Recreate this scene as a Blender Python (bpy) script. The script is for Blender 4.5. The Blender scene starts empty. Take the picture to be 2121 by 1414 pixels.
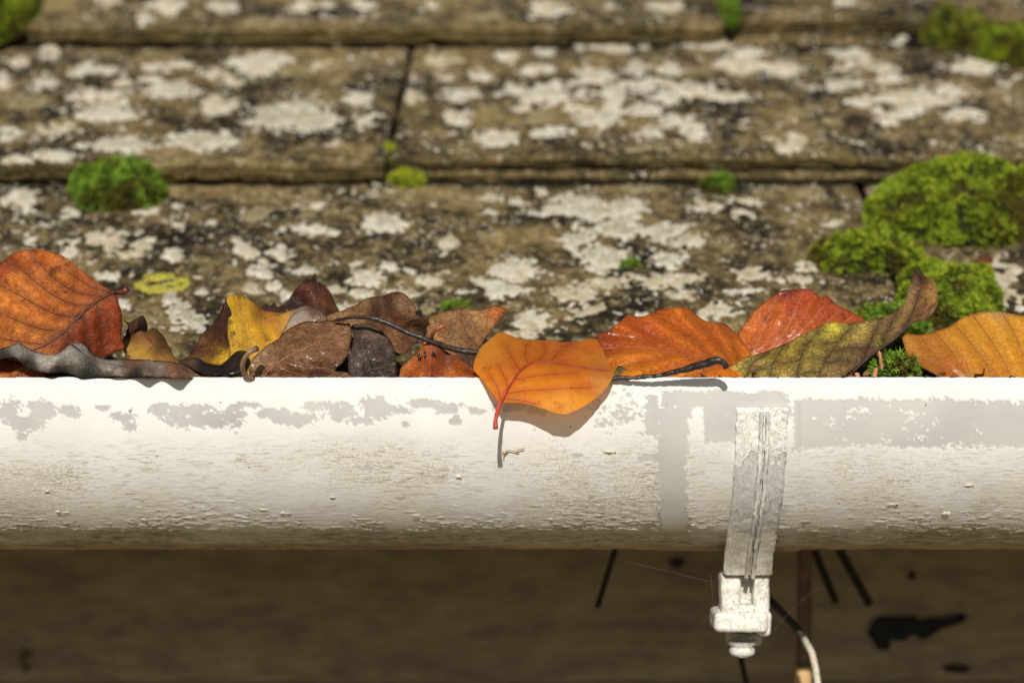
import bpy, bmesh, math, random
import numpy as np
from mathutils import Vector, geometry
R = math.radians
S = bpy.context.scene
COL = S.collection
random.seed(7)

# ------------------------------------------------------------------ camera, sky, sun, exposure
LENS = 70.0
F = LENS / 36.0 * 2121.0            # focal length in photograph pixels
CX, CY = 1060.5, 707.0
LIP = 0.66                           # distance from camera to the front lip of the gutter (m)
cam_d = bpy.data.cameras.new('camera'); cam = bpy.data.objects.new('camera', cam_d); COL.objects.link(cam)
cam_d.lens = LENS; cam_d.sensor_width = 36.0; cam.rotation_euler = (R(90), 0, 0)
cam_d.clip_start = 0.02; cam_d.clip_end = 500
cam_d.dof.use_dof = True; cam_d.dof.focus_distance = 0.668; cam_d.dof.aperture_fstop = 7.1
cam_d.dof.aperture_blades = 9
S.camera = cam
SUN_EL, SUN_AZ = 31.5, 3.5           # azimuth: degrees to the left of straight behind the camera
w = bpy.data.worlds.new('World'); S.world = w; w.use_nodes = True
wn = w.node_tree.nodes; bg = wn['Background']
sky = wn.new('ShaderNodeTexSky'); sky.sky_type = 'NISHITA'; sky.sun_disc = False
sky.sun_elevation = R(SUN_EL); sky.sun_rotation = R(180 + SUN_AZ)
w.node_tree.links.new(sky.outputs[0], bg.inputs[0]); bg.inputs[1].default_value = 0.05
sl = bpy.data.lights.new('sun', 'SUN'); sun = bpy.data.objects.new('sun', sl); COL.objects.link(sun)
sl.energy = 4.65; sl.angle = R(0.5); sl.color = (1.0, 0.952, 0.865)
sdir = Vector((-math.sin(R(SUN_AZ)) * math.cos(R(SUN_EL)), -math.cos(R(SUN_AZ)) * math.cos(R(SUN_EL)), math.sin(R(SUN_EL))))
sun.rotation_euler = sdir.to_track_quat('Z', 'Y').to_euler(); sun.location = sdir * 5
S.view_settings.view_transform = 'Standard'; S.view_settings.look = 'None'
S.view_settings.exposure = 0.0; S.view_settings.gamma = 1.0; S.view_settings.use_curve_mapping = False
S.cycles.use_denoising = True
S.cycles.max_bounces = 8; S.cycles.transparent_max_bounces = 8

# ------------------------------------------------------------------ helpers: numbers
def P(px, py, dep):
    return np.array([(px - CX) / F * dep, dep, (CY - py) / F * dep])
def proj(v):
    v = np.asarray(v); return v[..., 0] / v[..., 1] * F + CX, CY - v[..., 2] / v[..., 1] * F
def _h(i, j, k, s):
    n = (i * 374761393 + j * 668265263 + k * 2147483647 + s * 974711) & 0xFFFFFFFF
    n = ((n ^ (n >> 13)) * 1274126177) & 0xFFFFFFFF
    n = ((n ^ (n >> 16)) * 2246822519) & 0xFFFFFFFF
    return ((n ^ (n >> 15)) & 0xFFFF) / 32767.5 - 1.0
def noise(x, y, z=0.0, seed=0):
    x, y, z = np.broadcast_arrays(np.asarray(x, float), np.asarray(y, float), np.asarray(z, float))
    i, j, k = np.floor(x).astype(np.int64), np.floor(y).astype(np.int64), np.floor(z).astype(np.int64)
    fx, fy, fz = x - i, y - j, z - k
    sx, sy, sz = [t * t * t * (t * (t * 6 - 15) + 10) for t in (fx, fy, fz)]
    r = 0
    for a in (0, 1):
        for b in (0, 1):
            for c in (0, 1):
                wt = (sx if a else 1 - sx) * (sy if b else 1 - sy) * (sz if c else 1 - sz)
                r = r + wt * _h(i + a, j + b, k + c, seed)
    return r
def fbm(x, y, z=0.0, seed=0, o=4, g=0.5):
    r, a, f, t = 0, 1.0, 1.0, 0
    for q in range(o):
        r = r + a * noise(np.asarray(x) * f, np.asarray(y) * f, np.asarray(z) * f, seed + q * 17); t += a
        a *= g; f *= 2.03
    return r / t
def sstep(a, b, x):
    t = np.clip((x - a) / (b - a), 0, 1); return t * t * (3 - 2 * t)
def tps(pts):
    """smooth surface through (x, y, value) points"""
    p = np.array(pts, float); xy = p[:, :2] / 100.0; n = len(p)
    def U(r2): return 0.5 * r2 * np.log(r2 + 1e-9)
    d2 = ((xy[:, None] - xy[None]) ** 2).sum(-1)
    A = np.zeros((n + 3, n + 3)); A[:n, :n] = U(d2) + np.eye(n) * 1e-3
    A[:n, n] = 1; A[:n, n + 1:] = xy; A[n, :n] = 1; A[n + 1:, :n] = xy.T
    c = np.linalg.solve(A + np.eye(n + 3) * 1e-9, np.concatenate([p[:, 2], np.zeros(3)]))
    def f(x, y):
        q = np.stack([np.asarray(x, float), np.asarray(y, float)], -1) / 100.0
        dd = ((q[..., None, :] - xy) ** 2).sum(-1)
        return U(dd) @ c[:n] + c[n] + q @ c[n + 1:]
    return f
def spline(pts, step, closed=False):
    p = np.array(pts, float); n = len(p); out = []
    m = n if closed else n - 1
    for i in range(m):
        if closed: a, b, c, d = p[i - 1], p[i], p[(i + 1) % n], p[(i + 2) % n]
        else: a, b, c, d = p[max(i - 1, 0)], p[i], p[i + 1], p[min(i + 2, n - 1)]
        k = max(1, int(np.linalg.norm((c - b)[:2]) / step))
        for t in np.linspace(0, 1, k, endpoint=False):
            out.append(0.5 * (2 * b + (c - a) * t + (2 * a - 5 * b + 4 * c - d) * t * t + (3 * b - a - 3 * c + d) * t ** 3))
    if not closed: out.append(p[-1])
    return np.array(out)

# ------------------------------------------------------------------ helpers: objects
def tag(o, label=None, cat=None, group=None, kind=None):
    if label: o['label'] = label
    if cat: o['category'] = cat
    if group: o['group'] = group
    if kind: o['kind'] = kind
    return o
def thing(name, base, label, cat, group=None):
    o = bpy.data.objects.new(name, None); COL.objects.link(o); o.location = Vector(base); o.empty_display_size = 0.005
    return tag(o, label, cat, group)
def mesh(name, v, f, mat, parent=None, smooth=True, attrs=None, base=None):
    v = np.asarray(v, float)
    root = parent
    off = np.zeros(3)
    if base is not None: off = np.asarray(base, float)
    else:
        while root is not None:
            off = off + np.array(root.location); root = root.parent
    me = bpy.data.meshes.new(name); me.from_pydata((v - off).tolist(), [], [list(map(int, q)) for q in f] if not isinstance(f, np.ndarray) else f.tolist())
    if smooth: me.polygons.foreach_set('use_smooth', [True] * len(me.polygons))
    for k, a in (attrs or {}).items():
        a = np.asarray(a, float)
        if a.ndim == 1:
            at = me.attributes.new(k, 'FLOAT', 'POINT'); at.data.foreach_set('value', a.ravel())
        else:
            at = me.attributes.new(k, 'FLOAT_COLOR', 'POINT')
            at.data.foreach_set('color', np.concatenate([a, np.ones((len(a), 1))], 1).ravel())
    if mat: me.materials.append(mat)
    me.update()
    o = bpy.data.objects.new(name, me); COL.objects.link(o)
    if parent: o.parent = parent
    elif base is not None: o.location = Vector(off)
    return o
def grid_faces(n, m, off=0):
    """n rows of m vertices"""
    i = np.arange(n - 1)[:, None] * m + np.arange(m - 1)[None] + off
    return np.stack([i, i + 1, i + 1 + m, i + m], -1).reshape(-1, 4)
def tube_geo(pts, rad, sides=8, off=0, flat=1.0):
    p = np.asarray(pts, float); n = len(p); rad = np.broadcast_to(np.asarray(rad, float), (n,))
    t = np.gradient(p, axis=0); t /= np.linalg.norm(t, axis=1)[:, None] + 1e-12
    up = np.array([0, -1.0, 0.02]); a = np.cross(t, up); bad = np.linalg.norm(a, axis=1) < 0.15
    a[bad] = np.cross(t[bad], np.array([1.0, 0, 0])); a /= np.linalg.norm(a, axis=1)[:, None] + 1e-12
    b = np.cross(a, t)
    th = np.linspace(0, 2 * np.pi, sides, endpoint=False)
    v = p[:, None] + rad[:, None, None] * (np.cos(th)[None, :, None] * a[:, None] + flat * np.sin(th)[None, :, None] * b[:, None])
    v = v.reshape(-1, 3); f = []
    for i in range(n - 1):
        for k in range(sides):
            k2 = (k + 1) % sides
            f.append([off + i * sides + k, off + i * sides + k2, off + (i + 1) * sides + k2, off + (i + 1) * sides + k])
    f.append([off + k for k in range(sides)][::-1]); f.append([off + (n - 1) * sides + k for k in range(sides)])
    return v, f
def tube(name, pts, rad, mat, parent=None, sides=8, base=None, flat=1.0, rough=0.0, attrs=None):
    v, f = tube_geo(pts, rad, sides, 0, flat)
    if rough:
        v = v + rough * np.stack([fbm(v[:, 0] * 900, v[:, 2] * 900, v[:, 1] * 900, s) for s in (1, 2, 3)], -1)
    return mesh(name, v, f, mat, parent, True, attrs, base)

# ------------------------------------------------------------------ helpers: materials
class Mat:
    def __init__(s, name):
        s.m = bpy.data.materials.new(name); s.m.use_nodes = True; s.t = s.m.node_tree; s.n = s.t.nodes
        s.b = s.n['Principled BSDF']; s.out = s.n['Material Output']
        s.obj = s.n.new('ShaderNodeTexCoord').outputs['Object']
    def set(s, inp, v):
        if hasattr(v, 'links'): s.t.links.new(v, inp)
        elif isinstance(v, (tuple, list)) and len(v) == 3 and inp.type == 'RGBA': inp.default_value = (*v, 1)
        else: inp.default_value = v
    def p(s, **k):
        for a, v in k.items(): s.set(s.b.inputs[a.replace('_', ' ')], v)
    def vec(s, sc, off=(0, 0, 0)):
        q = s.n.new('ShaderNodeMapping'); s.set(q.inputs[0], s.obj); q.inputs['Scale'].default_value = sc; q.inputs['Location'].default_value = off
        return q.outputs[0]
    def noise(s, scale, detail=4, rough=0.55, vec=None, dist=0.0):
        q = s.n.new('ShaderNodeTexNoise'); s.set(q.inputs['Vector'], vec or s.obj); q.inputs['Scale'].default_value = scale
        q.inputs['Detail'].default_value = detail; q.inputs['Roughness'].default_value = rough; q.inputs['Distortion'].default_value = dist
        return q.outputs['Fac']
    def vor(s, scale, feat='F1', vec=None, rnd=1.0):
        q = s.n.new('ShaderNodeTexVoronoi'); q.feature = feat; s.set(q.inputs['Vector'], vec or s.obj); q.inputs['Scale'].default_value = scale
        q.inputs['Randomness'].default_value = rnd
        return q.outputs['Distance']
    def ramp(s, fac, stops):
        q = s.n.new('ShaderNodeValToRGB'); e = q.color_ramp.elements
        while len(e) < len(stops): e.new(0.5)
        for el, (p_, c) in zip(e, stops):
            el.position = p_; el.color = (c, c, c, 1) if isinstance(c, (int, float)) else (*c, 1)
        s.set(q.inputs[0], fac); return q.outputs[0]
    def mix(s, fac, a, b, mode='MIX'):
        q = s.n.new('ShaderNodeMix'); q.data_type = 'RGBA'; q.blend_type = mode
        s.set(q.inputs[0], fac); s.set(q.inputs[6], a); s.set(q.inputs[7], b); return q.outputs[2]
    def math(s, op, a, b=0.0, clamp=False):
        q = s.n.new('ShaderNodeMath'); q.operation = op; q.use_clamp = clamp
        s.set(q.inputs[0], a); s.set(q.inputs[1], b); return q.outputs[0]
    def attr(s, name, col=False):
        q = s.n.new('ShaderNodeAttribute'); q.attribute_name = name; return q.outputs['Color' if col else 'Fac']
    def bump(s, h, strength=0.5, dist=0.001, nrm=None):
        q = s.n.new('ShaderNodeBump'); s.set(q.inputs['Height'], h); q.inputs['Strength'].default_value = strength
        q.inputs['Distance'].default_value = dist
        if nrm is not None: s.set(q.inputs['Normal'], nrm)
        s.set(s.b.inputs['Normal'], q.outputs[0]); return q.outputs[0]

def plain(name, col, rough=0.7, scale=300, var=0.35, bump=0.4, bd=0.0005, spec=0.3):
    m = Mat(name); n = m.noise(scale, 5)
    m.p(Base_Color=m.mix(m.ramp(n, [(0.3, 0.0), (0.7, 1.0)]), tuple(c * (1 - var) for c in col), tuple(min(1, c * (1 + var)) for c in col)),
        Roughness=rough, Specular_IOR_Level=spec)
    m.bump(n, bump, bd); return m.m

# ---- stone tile
m = Mat('weathered_stone')
big, mid, fine = m.noise(28, 5, 0.6), m.noise(150, 6, 0.65), m.noise(700, 4, 0.6)
c = m.ramp(m.math('ADD', m.math('MULTIPLY', big, 0.55), m.math('MULTIPLY', mid, 0.45)),
           [(0.415, (.014, .011, .008)), (0.465, (.050, .037, .019)), (0.525, (.150, .108, .048)), (0.61, (.29, .21, .09))])
c = m.mix(m.ramp(fine, [(0.40, 1.0), (0.56, 0.0)]), c, m.mix(0.55, c, (.02, .018, .014)))
c = m.mix(m.math('MULTIPLY', m.ramp(m.noise(310, 3, 0.5, m.vec((1, 1, 1), (3, 1, 2))), [(0.59, 0.0), (0.64, 1.0)]), 0.62), c, (.34, .29, .17))
dots = m.ramp(m.vor(330, vec=m.vec((1, 1, 1), (.3, .2, .7))), [(0.16, 1.0), (0.26, 0.0)])
dots = m.math('MULTIPLY', dots, m.ramp(m.noise(70, 4), [(0.52, 0.0), (0.60, 1.0)]))
c = m.mix(dots, c, (.66, .63, .54))
c = m.mix(m.math('MULTIPLY', m.attr('butt'), m.ramp(m.noise(60, 4), [(0.35, 0.25), (0.65, 0.95)])), c,
          m.mix(m.ramp(fine, [(0.35, 0.0), (0.65, 1.0)]), (.05, .042, .015), (.20, .15, .06)))
c = m.mix(m.attr('lap_shade'), c, (.010, .008, .006))  # near-black paints the shadow of the gap under each overlapping tile
m.p(Base_Color=c, Roughness=0.9, Specular_IOR_Level=0.06)
m.bump(m.math('ADD', m.math('MULTIPLY', mid, 0.6), m.math('MULTIPLY', fine, 0.5)), 0.9, 0.0022)
M_STONE = m.m
# ---- lichen crusts
def lichen_mat(name, a, b, d):
    m = Mat(name); n1, n2 = m.noise(120, 6, 0.7), m.noise(800, 4, 0.65)
    rnd = m.n.new('ShaderNodeObjectInfo').outputs['Random']
    sh = m.math('ADD', n1, m.math('MULTIPLY', m.math('SUBTRACT', rnd, 0.5), 0.22))
    c = m.mix(m.ramp(sh, [(0.36, 0.0), (0.54, 1.0)]), b, a)
    c = m.mix(m.math('MULTIPLY', m.ramp(m.math('ADD', m.attr('fv'), m.math('MULTIPLY', m.math('SUBTRACT', n1, .5), 1.6)), [(0.22, 0.0), (0.55, 1.0)]), m.ramp(rnd, [(0.25, .05), (0.9, .8)])), c, m.mix(m.ramp(n2, [(.35, 0.0), (.6, 1.0)]), d, b))
    c = m.mix(m.ramp(rnd, [(0.70, 0.0), (0.95, .4)]), c, (.50, .48, .34)) if name.startswith('cream') else c
    c = m.mix(m.ramp(n2, [(0.32, 0.8), (0.45, 0.0)]), c, d)
    c = m.mix(m.math('MULTIPLY', m.ramp(m.noise(260, 4, .6, m.vec((1, 1, 1), (4, 2, 1))), [(0.58, 0.0), (0.66, 1.0)]), .55), c, d)
    m.p(Base_Color=c, Roughness=1.0, Specular_IOR_Level=0.0)
    m.bump(m.math('ADD', n1, n2), 1.0, 0.0025); return m.m
M_LICH = [lichen_mat('cream_lichen', (.88, .82, .68), (.62, .53, .36), (.24, .19, .11)),
          lichen_mat('ochre_lichen', (.42, .35, .20), (.30, .24, .12), (.15, .12, .06)),
          lichen_mat('yellow_lichen', (.60, .54, .09), (.44, .40, .07), (.25, .23, .06))]
# ---- peeling gutter paint
m = Mat('peeling_white_paint')
bare, ang = m.attr('bare'), m.attr('ang')
st = m.vec((1.6, 1, 10)); st2 = m.vec((0.6, 1, 5), (.5, 0, .2))
cr1 = m.noise(120, 6, 0.7, st); cr2 = m.noise(330, 4, 0.65, st2); spk = m.noise(420, 3)
white = m.mix(m.ramp(m.noise(45, 4), [(0.35, 0.0), (0.65, 1.0)]), (.72, .71, .68), (.775, .77, .745))
hair = m.math('MULTIPLY', m.ramp(cr1, [(0.385, 1.0), (0.44, 0.0)]), m.attr('crack'))
hair2 = m.math('MULTIPLY', m.ramp(cr2, [(0.38, 1.0), (0.45, 0.0)]), m.attr('crack'))
white = m.mix(m.math('MULTIPLY', m.math('MULTIPLY', hair, m.ramp(m.noise(35, 4), [(0.40, .30), (0.60, 1.0)])), 0.85), white, (.30, .24, .13))
white = m.mix(m.math('MULTIPLY', hair2, 0.5), white, (.36, .30, .2))
wob_ = m.mix(0.006, m.vec((1, 1, 2.2)), m.n.new('ShaderNodeTexNoise').outputs['Color'])
craze = m.math('MULTIPLY', m.ramp(m.vor(560, 'DISTANCE_TO_EDGE', wob_), [(0.02, 1.0), (0.12, 0.0)]), m.math('MULTIPLY', m.attr('crack'), m.ramp(m.math('ADD', m.noise(26, 5, .65), m.math('MULTIPLY', m.attr('dirt'), .12)), [(0.47, 0.0), (0.60, 1.0)])))
white = m.mix(m.math('MULTIPLY', craze, 0.6), white, (.36, .30, .17))
drip = m.math('MULTIPLY', m.ramp(m.noise(34, 5, .7, m.vec((1.6, 1, .12))), [(0.56, 0.0), (0.70, 1.0)]), m.attr('crack'))
white = m.mix(m.math('MULTIPLY', drip, 0.28), white, (.50, .44, .29))
grey = m.mix(m.ramp(m.noise(60, 4), [(0.3, 0.0), (0.7, 1.0)]), (.42, .415, .40), (.51, .505, .48))
grey = m.mix(m.ramp(m.noise(14, 3), [(0.45, 0.0), (0.66, .75)]), grey, (.58, .57, .54))
c = m.mix(bare, white, grey)
yel = m.math('MULTIPLY', m.ramp(m.noise(38, 5, 0.6), [(0.45, 0.0), (0.72, 1.0)]), m.ramp(ang, [(0.25, 0.0), (0.6, 0.6), (0.8, 0.8)]))
c = m.mix(m.math('MULTIPLY', yel, 0.45), c, (.60, .55, .40))
alg = m.math('ADD', m.math('MULTIPLY', m.noise(90, 6, 0.7, m.vec((0.5, 1, 2))), 0.8), m.math('SUBTRACT', m.attr('dirt'), 0.62))
c = m.mix(m.ramp(alg, [(0.26, 0.0), (0.5, 0.5), (0.85, 0.9)]), c, m.mix(m.ramp(cr1, [(0.42, 0.0), (0.58, 1.0)]), (.19, .16, .075), (.46, .42, .24)))
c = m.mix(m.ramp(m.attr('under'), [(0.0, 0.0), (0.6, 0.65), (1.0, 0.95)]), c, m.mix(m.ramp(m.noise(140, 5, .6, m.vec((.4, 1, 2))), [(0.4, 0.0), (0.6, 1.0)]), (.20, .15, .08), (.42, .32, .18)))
specks = m.ramp(m.vor(130), [(0.035, 1.0), (0.055, 0.0)])
c = m.mix(m.math('MULTIPLY', specks, m.ramp(m.noise(70, 2), [(0.52, 0.0), (0.56, 0.8)])), c, (.16, .12, .07))
m.p(Base_Color=c, Roughness=m.ramp(bare, [(0, 0.62), (1, 0.42)]), Specular_IOR_Level=0.3)
m.bump(m.math('ADD', m.math('MULTIPLY', m.math('MULTIPLY', cr1, m.math('MULTIPLY', m.attr('crack'), m.ramp(m.math('ADD', m.math('MULTIPLY', m.noise(30, 4), .7), m.math('MULTIPLY', m.attr('dirt'), .5)), [(0.36, .12), (0.62, 1.0)]))), 1.7), m.math('MULTIPLY', spk, 0.2)), 0.5, 0.0007)
M_GUT = m.m
M_FLAKE = plain('loose_white_paint', (.64, .61, .52), .7, 900, .08, .3, .0003)
m = Mat('chipped_bracket_paint')
n1, n2 = m.noise(85, 6, 0.7, m.vec((1, 1, .7))), m.noise(500, 4)
chip = m.math('ADD', m.math('MULTIPLY', n1, .5), m.math('MULTIPLY', m.attr('bare'), 0.5))
c = m.mix(m.ramp(chip, [(0.436, 0.0), (0.444, 1.0)]), m.mix(m.ramp(n2, [(.35, 0.0), (.65, 1.0)]), (.70, .68, .61), (.82, .81, .77)), (.56, .56, .54))
crk = m.ramp(m.noise(190, 5, .7, m.vec((1, 1, 1), (1, 2, 3)), 1.5), [(0.485, 0.0), (0.5, 1.0), (0.515, 0.0)])
c = m.mix(m.math('MULTIPLY', crk, m.ramp(m.noise(60, 3), [(0.46, 0.0), (0.58, 0.8)])), c, (.17, .13, .07))
c = m.mix(m.math('MULTIPLY', m.attr('dirt'), m.ramp(m.noise(130, 5, .65), [(0.3, 0.1), (0.65, 0.75)])), c, (.27, .225, .12))
m.p(Base_Color=c, Roughness=0.55, Specular_IOR_Level=0.35)
m.bump(m.math('ADD', m.math('MULTIPLY', m.ramp(chip, [(0.43, 1.0), (0.45, 0.0)]), 0.7), m.math('ADD', m.math('MULTIPLY', crk, -0.4), m.math('MULTIPLY', n2, 0.2))), 0.7, 0.0005)
M_BRK = m.m
# ---- board, wall, ground, small things
m = Mat('brown_weathered_board')
g1, g2 = m.noise(22, 6, 0.65, m.vec((1, 1, 3))), m.noise(60, 5, 0.6, m.vec((1, 1, 3)))
c = m.ramp(m.math('ADD', m.math('MULTIPLY', g1, 0.6), m.math('MULTIPLY', g2, 0.4)), [(0.36, (.175, .135, .085)), (0.5, (.26, .205, .13)), (0.66, (.37, .30, .19))])
c = m.mix(m.ramp(m.noise(48, 3, vec=m.vec((1, 1, 1), (2, 0, 5))), [(0.68, 0.0), (0.73, 0.7)]), c, (.05, .038, .025))
m.p(Base_Color=c, Roughness=0.9, Specular_IOR_Level=0.05); m.bump(g2, 0.5, 0.002)
M_BOARD = m.m
M_WALL = plain('rough_wall_render', (.20, .165, .11), .9, 60, .3, .6, .003)
M_GROUND = plain('trodden_gravel_ground', (.22, .175, .11), .95, 9, .35, .5, .02)
M_IRON = plain('rusty_dark_iron', (.018, .013, .011), .7, 250, .5, .6)
M_PIPE = plain('brown_pipe', (.13, .075, .045), .55, 150, .35, .3)
M_PIPE_LIT = plain('sunlit_pipe', (.55, .36, .17), .6, 200, .2, .3)  # paler copy of the pipe colour, sunlight painted in
M_CABLE = plain('sunlit_cable_sheath', (.52, .47, .38), .6, 500, .25, .3)
M_CABLE_SHADE = plain('shaded_cable_sheath', (.03, .025, .02), .6, 500, .25, .3)  # darker copy of the cable colour, its shade painted in
M_BLACK = plain('black_flaking_patch', (.010, .011, .011), .75, 200, .4, .6)
M_WEB = plain('spider_silk', (.25, .23, .2), .4, 900, .1, 0)
M_LITTER = plain('dark_wet_litter', (.035, .024, .014), .6, 260, .6, 1.0, .003)
M_TWIG = plain('wet_dark_twig', (.030, .021, .016), .33, 420, .55, .9, .0009, .5)
M_SPRIG = plain('pinkish_dry_sprig', (.46, .21, .10), .8, 500, .35, .7)
M_WISP = plain('straw_wisp', (.42, .27, .10), .8, 500, .25, .3)

# ---- leaves
def leaf_mat(name, rough=0.5, coat=0.25, trans=0.42, spot=0.5, spotcol=(.06, .022, .012), vein=(.10, .028, .012), vamt=0.5, seed=0, net=0.0, mott=0.35, spotsize=150, bumpy=0.5, clear=0.0):
    m = Mat(name); v0 = m.vec((1, 1, 1), (seed * .37, seed * .21, seed * .13))
    pig = m.attr('pig', True)
    n1, n2, n3 = m.noise(70, 5, 0.6, v0), m.noise(spotsize, 5, 0.65, v0), m.noise(1100, 3, 0.6, v0)
    c = m.mix(m.math('MULTIPLY', m.ramp(n1, [(0.35, 1.0), (0.65, 0.0)]), mott), pig, m.mix(1.0, pig, (.66, .56, .48), 'MULTIPLY'))
    n4 = m.noise(260, 4, 0.65, v0)
    c = m.mix(m.math('MULTIPLY', m.ramp(n4, [(0.40, 1.0), (0.56, 0.0)]), mott * .9), c, m.mix(1.0, c, (.62, .52, .44), 'MULTIPLY'))
    c = m.mix(m.math('MULTIPLY', m.ramp(n4, [(0.52, 0.0), (0.66, 1.0)]), mott * .6), c, m.mix(1.0, c, (1.35, 1.4, 1.5), 'MULTIPLY'))
    c = m.mix(m.math('MULTIPLY', m.ramp(n3, [(0.35, 1.0), (0.6, 0.0)]), mott * .8), c, m.mix(1.0, c, (.74, .66, .6), 'MULTIPLY'))
    c = m.mix(m.math('MULTIPLY', m.ramp(n2, [(0.57, 0.0), (0.66, 1.0)]), spot), c, spotcol)
    vd = m.attr('vd')
    c = m.mix(m.math('MULTIPLY', m.ramp(vd, [(0.0, 1.0), (0.10, 0.55), (0.22, 0.0)]), vamt), c, vein)
    h = n3
    if net:
        wv = m.mix(0.012, v0, m.n.new('ShaderNodeTexNoise').outputs['Color']); cell = m.vor(330, 'DISTANCE_TO_EDGE', wv); cell2 = m.vor(800, 'DISTANCE_TO_EDGE', wv)
        l1 = m.ramp(cell, [(0.02, 1.0), (0.09, 0.0)]); l2 = m.ramp(cell2, [(0.02, 0.6), (0.08, 0.0)])
        c = m.mix(m.math('MULTIPLY', m.math('MAXIMUM', l1, m.math('MULTIPLY', l2, .5)), net), c, vein)
        h = m.math('SUBTRACT', n3, m.math('MULTIPLY', l1, 0.5))
    m.p(Base_Color=c, Roughness=m.ramp(n2, [(0.3, max(.05, rough - .12)), (0.7, min(1, rough + .12))]), Specular_IOR_Level=0.28, Coat_Weight=m.math('MULTIPLY', m.ramp(m.math('ADD', m.math('MULTIPLY', m.noise(90, 3, .5, v0), .5), m.math('MULTIPLY', m.noise(520, 3, .6, v0), .5)), [(0.51, .05), (0.58, 1.0)]), coat), Coat_Roughness=0.18)
    nb = m.bump(m.math('ADD', m.math('MULTIPLY', h, .6), m.math('MULTIPLY', n2, .6)), bumpy, 0.0007)
    tr = m.n.new('ShaderNodeBsdfTranslucent'); m.set(tr.inputs[0], c)
    mx = m.n.new('ShaderNodeMixShader'); mx.inputs[0].default_value = trans
    m.t.links.new(m.b.outputs[0], mx.inputs[1]); m.t.links.new(tr.outputs[0], mx.inputs[2]); last = mx.outputs[0]
    if clear:                                            # the part of the light that a thin leaf lets straight through
        tp = m.n.new('ShaderNodeBsdfTransparent'); m.set(tp.inputs[0], c); m2 = m.n.new('ShaderNodeMixShader'); m2.inputs[0].default_value = clear
        m.t.links.new(last, m2.inputs[1]); m.t.links.new(tp.outputs[0], m2.inputs[2]); last = m2.outputs[0]
    m.t.links.new(last, m.out.inputs[0])
    return m.m
m = Mat('moss_green')
m.p(Base_Color=m.attr('pig', True), Roughness=0.7, Specular_IOR_Level=0.10)
tr = m.n.new('ShaderNodeBsdfTranslucent'); m.set(tr.inputs[0], m.attr('pig', True))
mx = m.n.new('ShaderNodeMixShader'); mx.inputs[0].default_value = 0.35
m.t.links.new(m.b.outputs[0], mx.inputs[1]); m.t.links.new(tr.outputs[0], mx.inputs[2]); m.t.links.new(mx.outputs[0], m.out.inputs[0])
M_MOSS = m.m
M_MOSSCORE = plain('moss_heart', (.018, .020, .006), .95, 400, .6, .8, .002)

# ------------------------------------------------------------------ ground, wall, board
g = mesh('ground', [(-200, -200, -2.8), (200, -200, -2.8), (200, 200, -2.8), (-200, 200, -2.8)], [(0, 1, 2, 3)], M_GROUND); tag(g, kind='structure')
def boxm(name, lo, hi, mat, parent=None, bev=0.0, base=None):
    (x0, y0, z0), (x1, y1, z1) = lo, hi
    v = [(x, y, z) for x in (x0, x1) for y in (y0, y1) for z in (z0, z1)]
    f = [(0, 1, 3, 2), (4, 6, 7, 5), (0, 4, 5, 1), (2, 3, 7, 6), (0, 2, 6, 4), (1, 5, 7, 3)]
    o = mesh(name, v, f, mat, parent, False, None, base)
    if bev:
        b = o.modifiers.new('bevel', 'BEVEL'); b.width = bev; b.segments = 3
    return o
WD = 0.876
wall = boxm('house_wall', (-1.6, WD + .026, -2.8), (1.6, WD + .30, .02), M_WALL, base=(0, WD + .03, -2.8))
tag(wall, 'shaded rough house wall at the very bottom under the brown board', 'wall')
zb = (CY - 1411) / F * WD
boardT = thing('eaves_board', (0, WD, zb), 'shaded brown eaves board with horizontal grain below the white gutter', 'board')
# board front, finely divided so that it can bow and dent
nx, nz = 240, 40
X, Z = np.meshgrid(np.linspace(-1.2, 1.2, nx), np.linspace(zb, .055, nz))
Y = WD + .0012 * fbm(X * 9, Z * 60, 0, 5)
v = np.stack([X, Y, Z], -1).reshape(-1, 3)
f = grid_faces(nz, nx).tolist()
o0 = len(v); v = np.concatenate([v, [(-1.2, WD + .024, zb), (1.2, WD + .024, zb)]]); f.append([0, o0, o0 + 1, nx - 1])
mesh('board', v, f, M_BOARD, boardT)
# black torn patch on the board
def patch2d(name, outline, depfun, mat, parent, thick, step=5, label=None):
    poly = spline(outline, step, True)
    v2, f = fill2d(poly, step * 1.2)
    v = np.array([P(x, y, depfun(x, y)) for x, y in v2])
    o = mesh(name, v, f, mat, parent)
    s = o.modifiers.new('thickness', 'SOLIDIFY'); s.thickness = thick; s.offset = 0
    if label: o['label'] = label
    return o
def inside(poly, q):
    x, y = q[:, 0][:, None], q[:, 1][:, None]; a, b = poly, np.roll(poly, -1, 0)
    cond = (a[:, 1] > y) != (b[:, 1] > y)
    xi = (b[:, 0] - a[:, 0]) * (y - a[:, 1]) / (b[:, 1] - a[:, 1] + 1e-12) + a[:, 0]
    return (cond & (x < xi)).sum(1) % 2 == 1
def segdist(line, q):
    a, b = line[:-1], line[1:]; ab = b - a
    t = np.clip(((q[:, None] - a) * ab).sum(-1) / ((ab ** 2).sum(-1) + 1e-9), 0, 1)
    return np.sqrt(((q[:, None] - (a + t[..., None] * ab)) ** 2).sum(-1).min(1))
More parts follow.
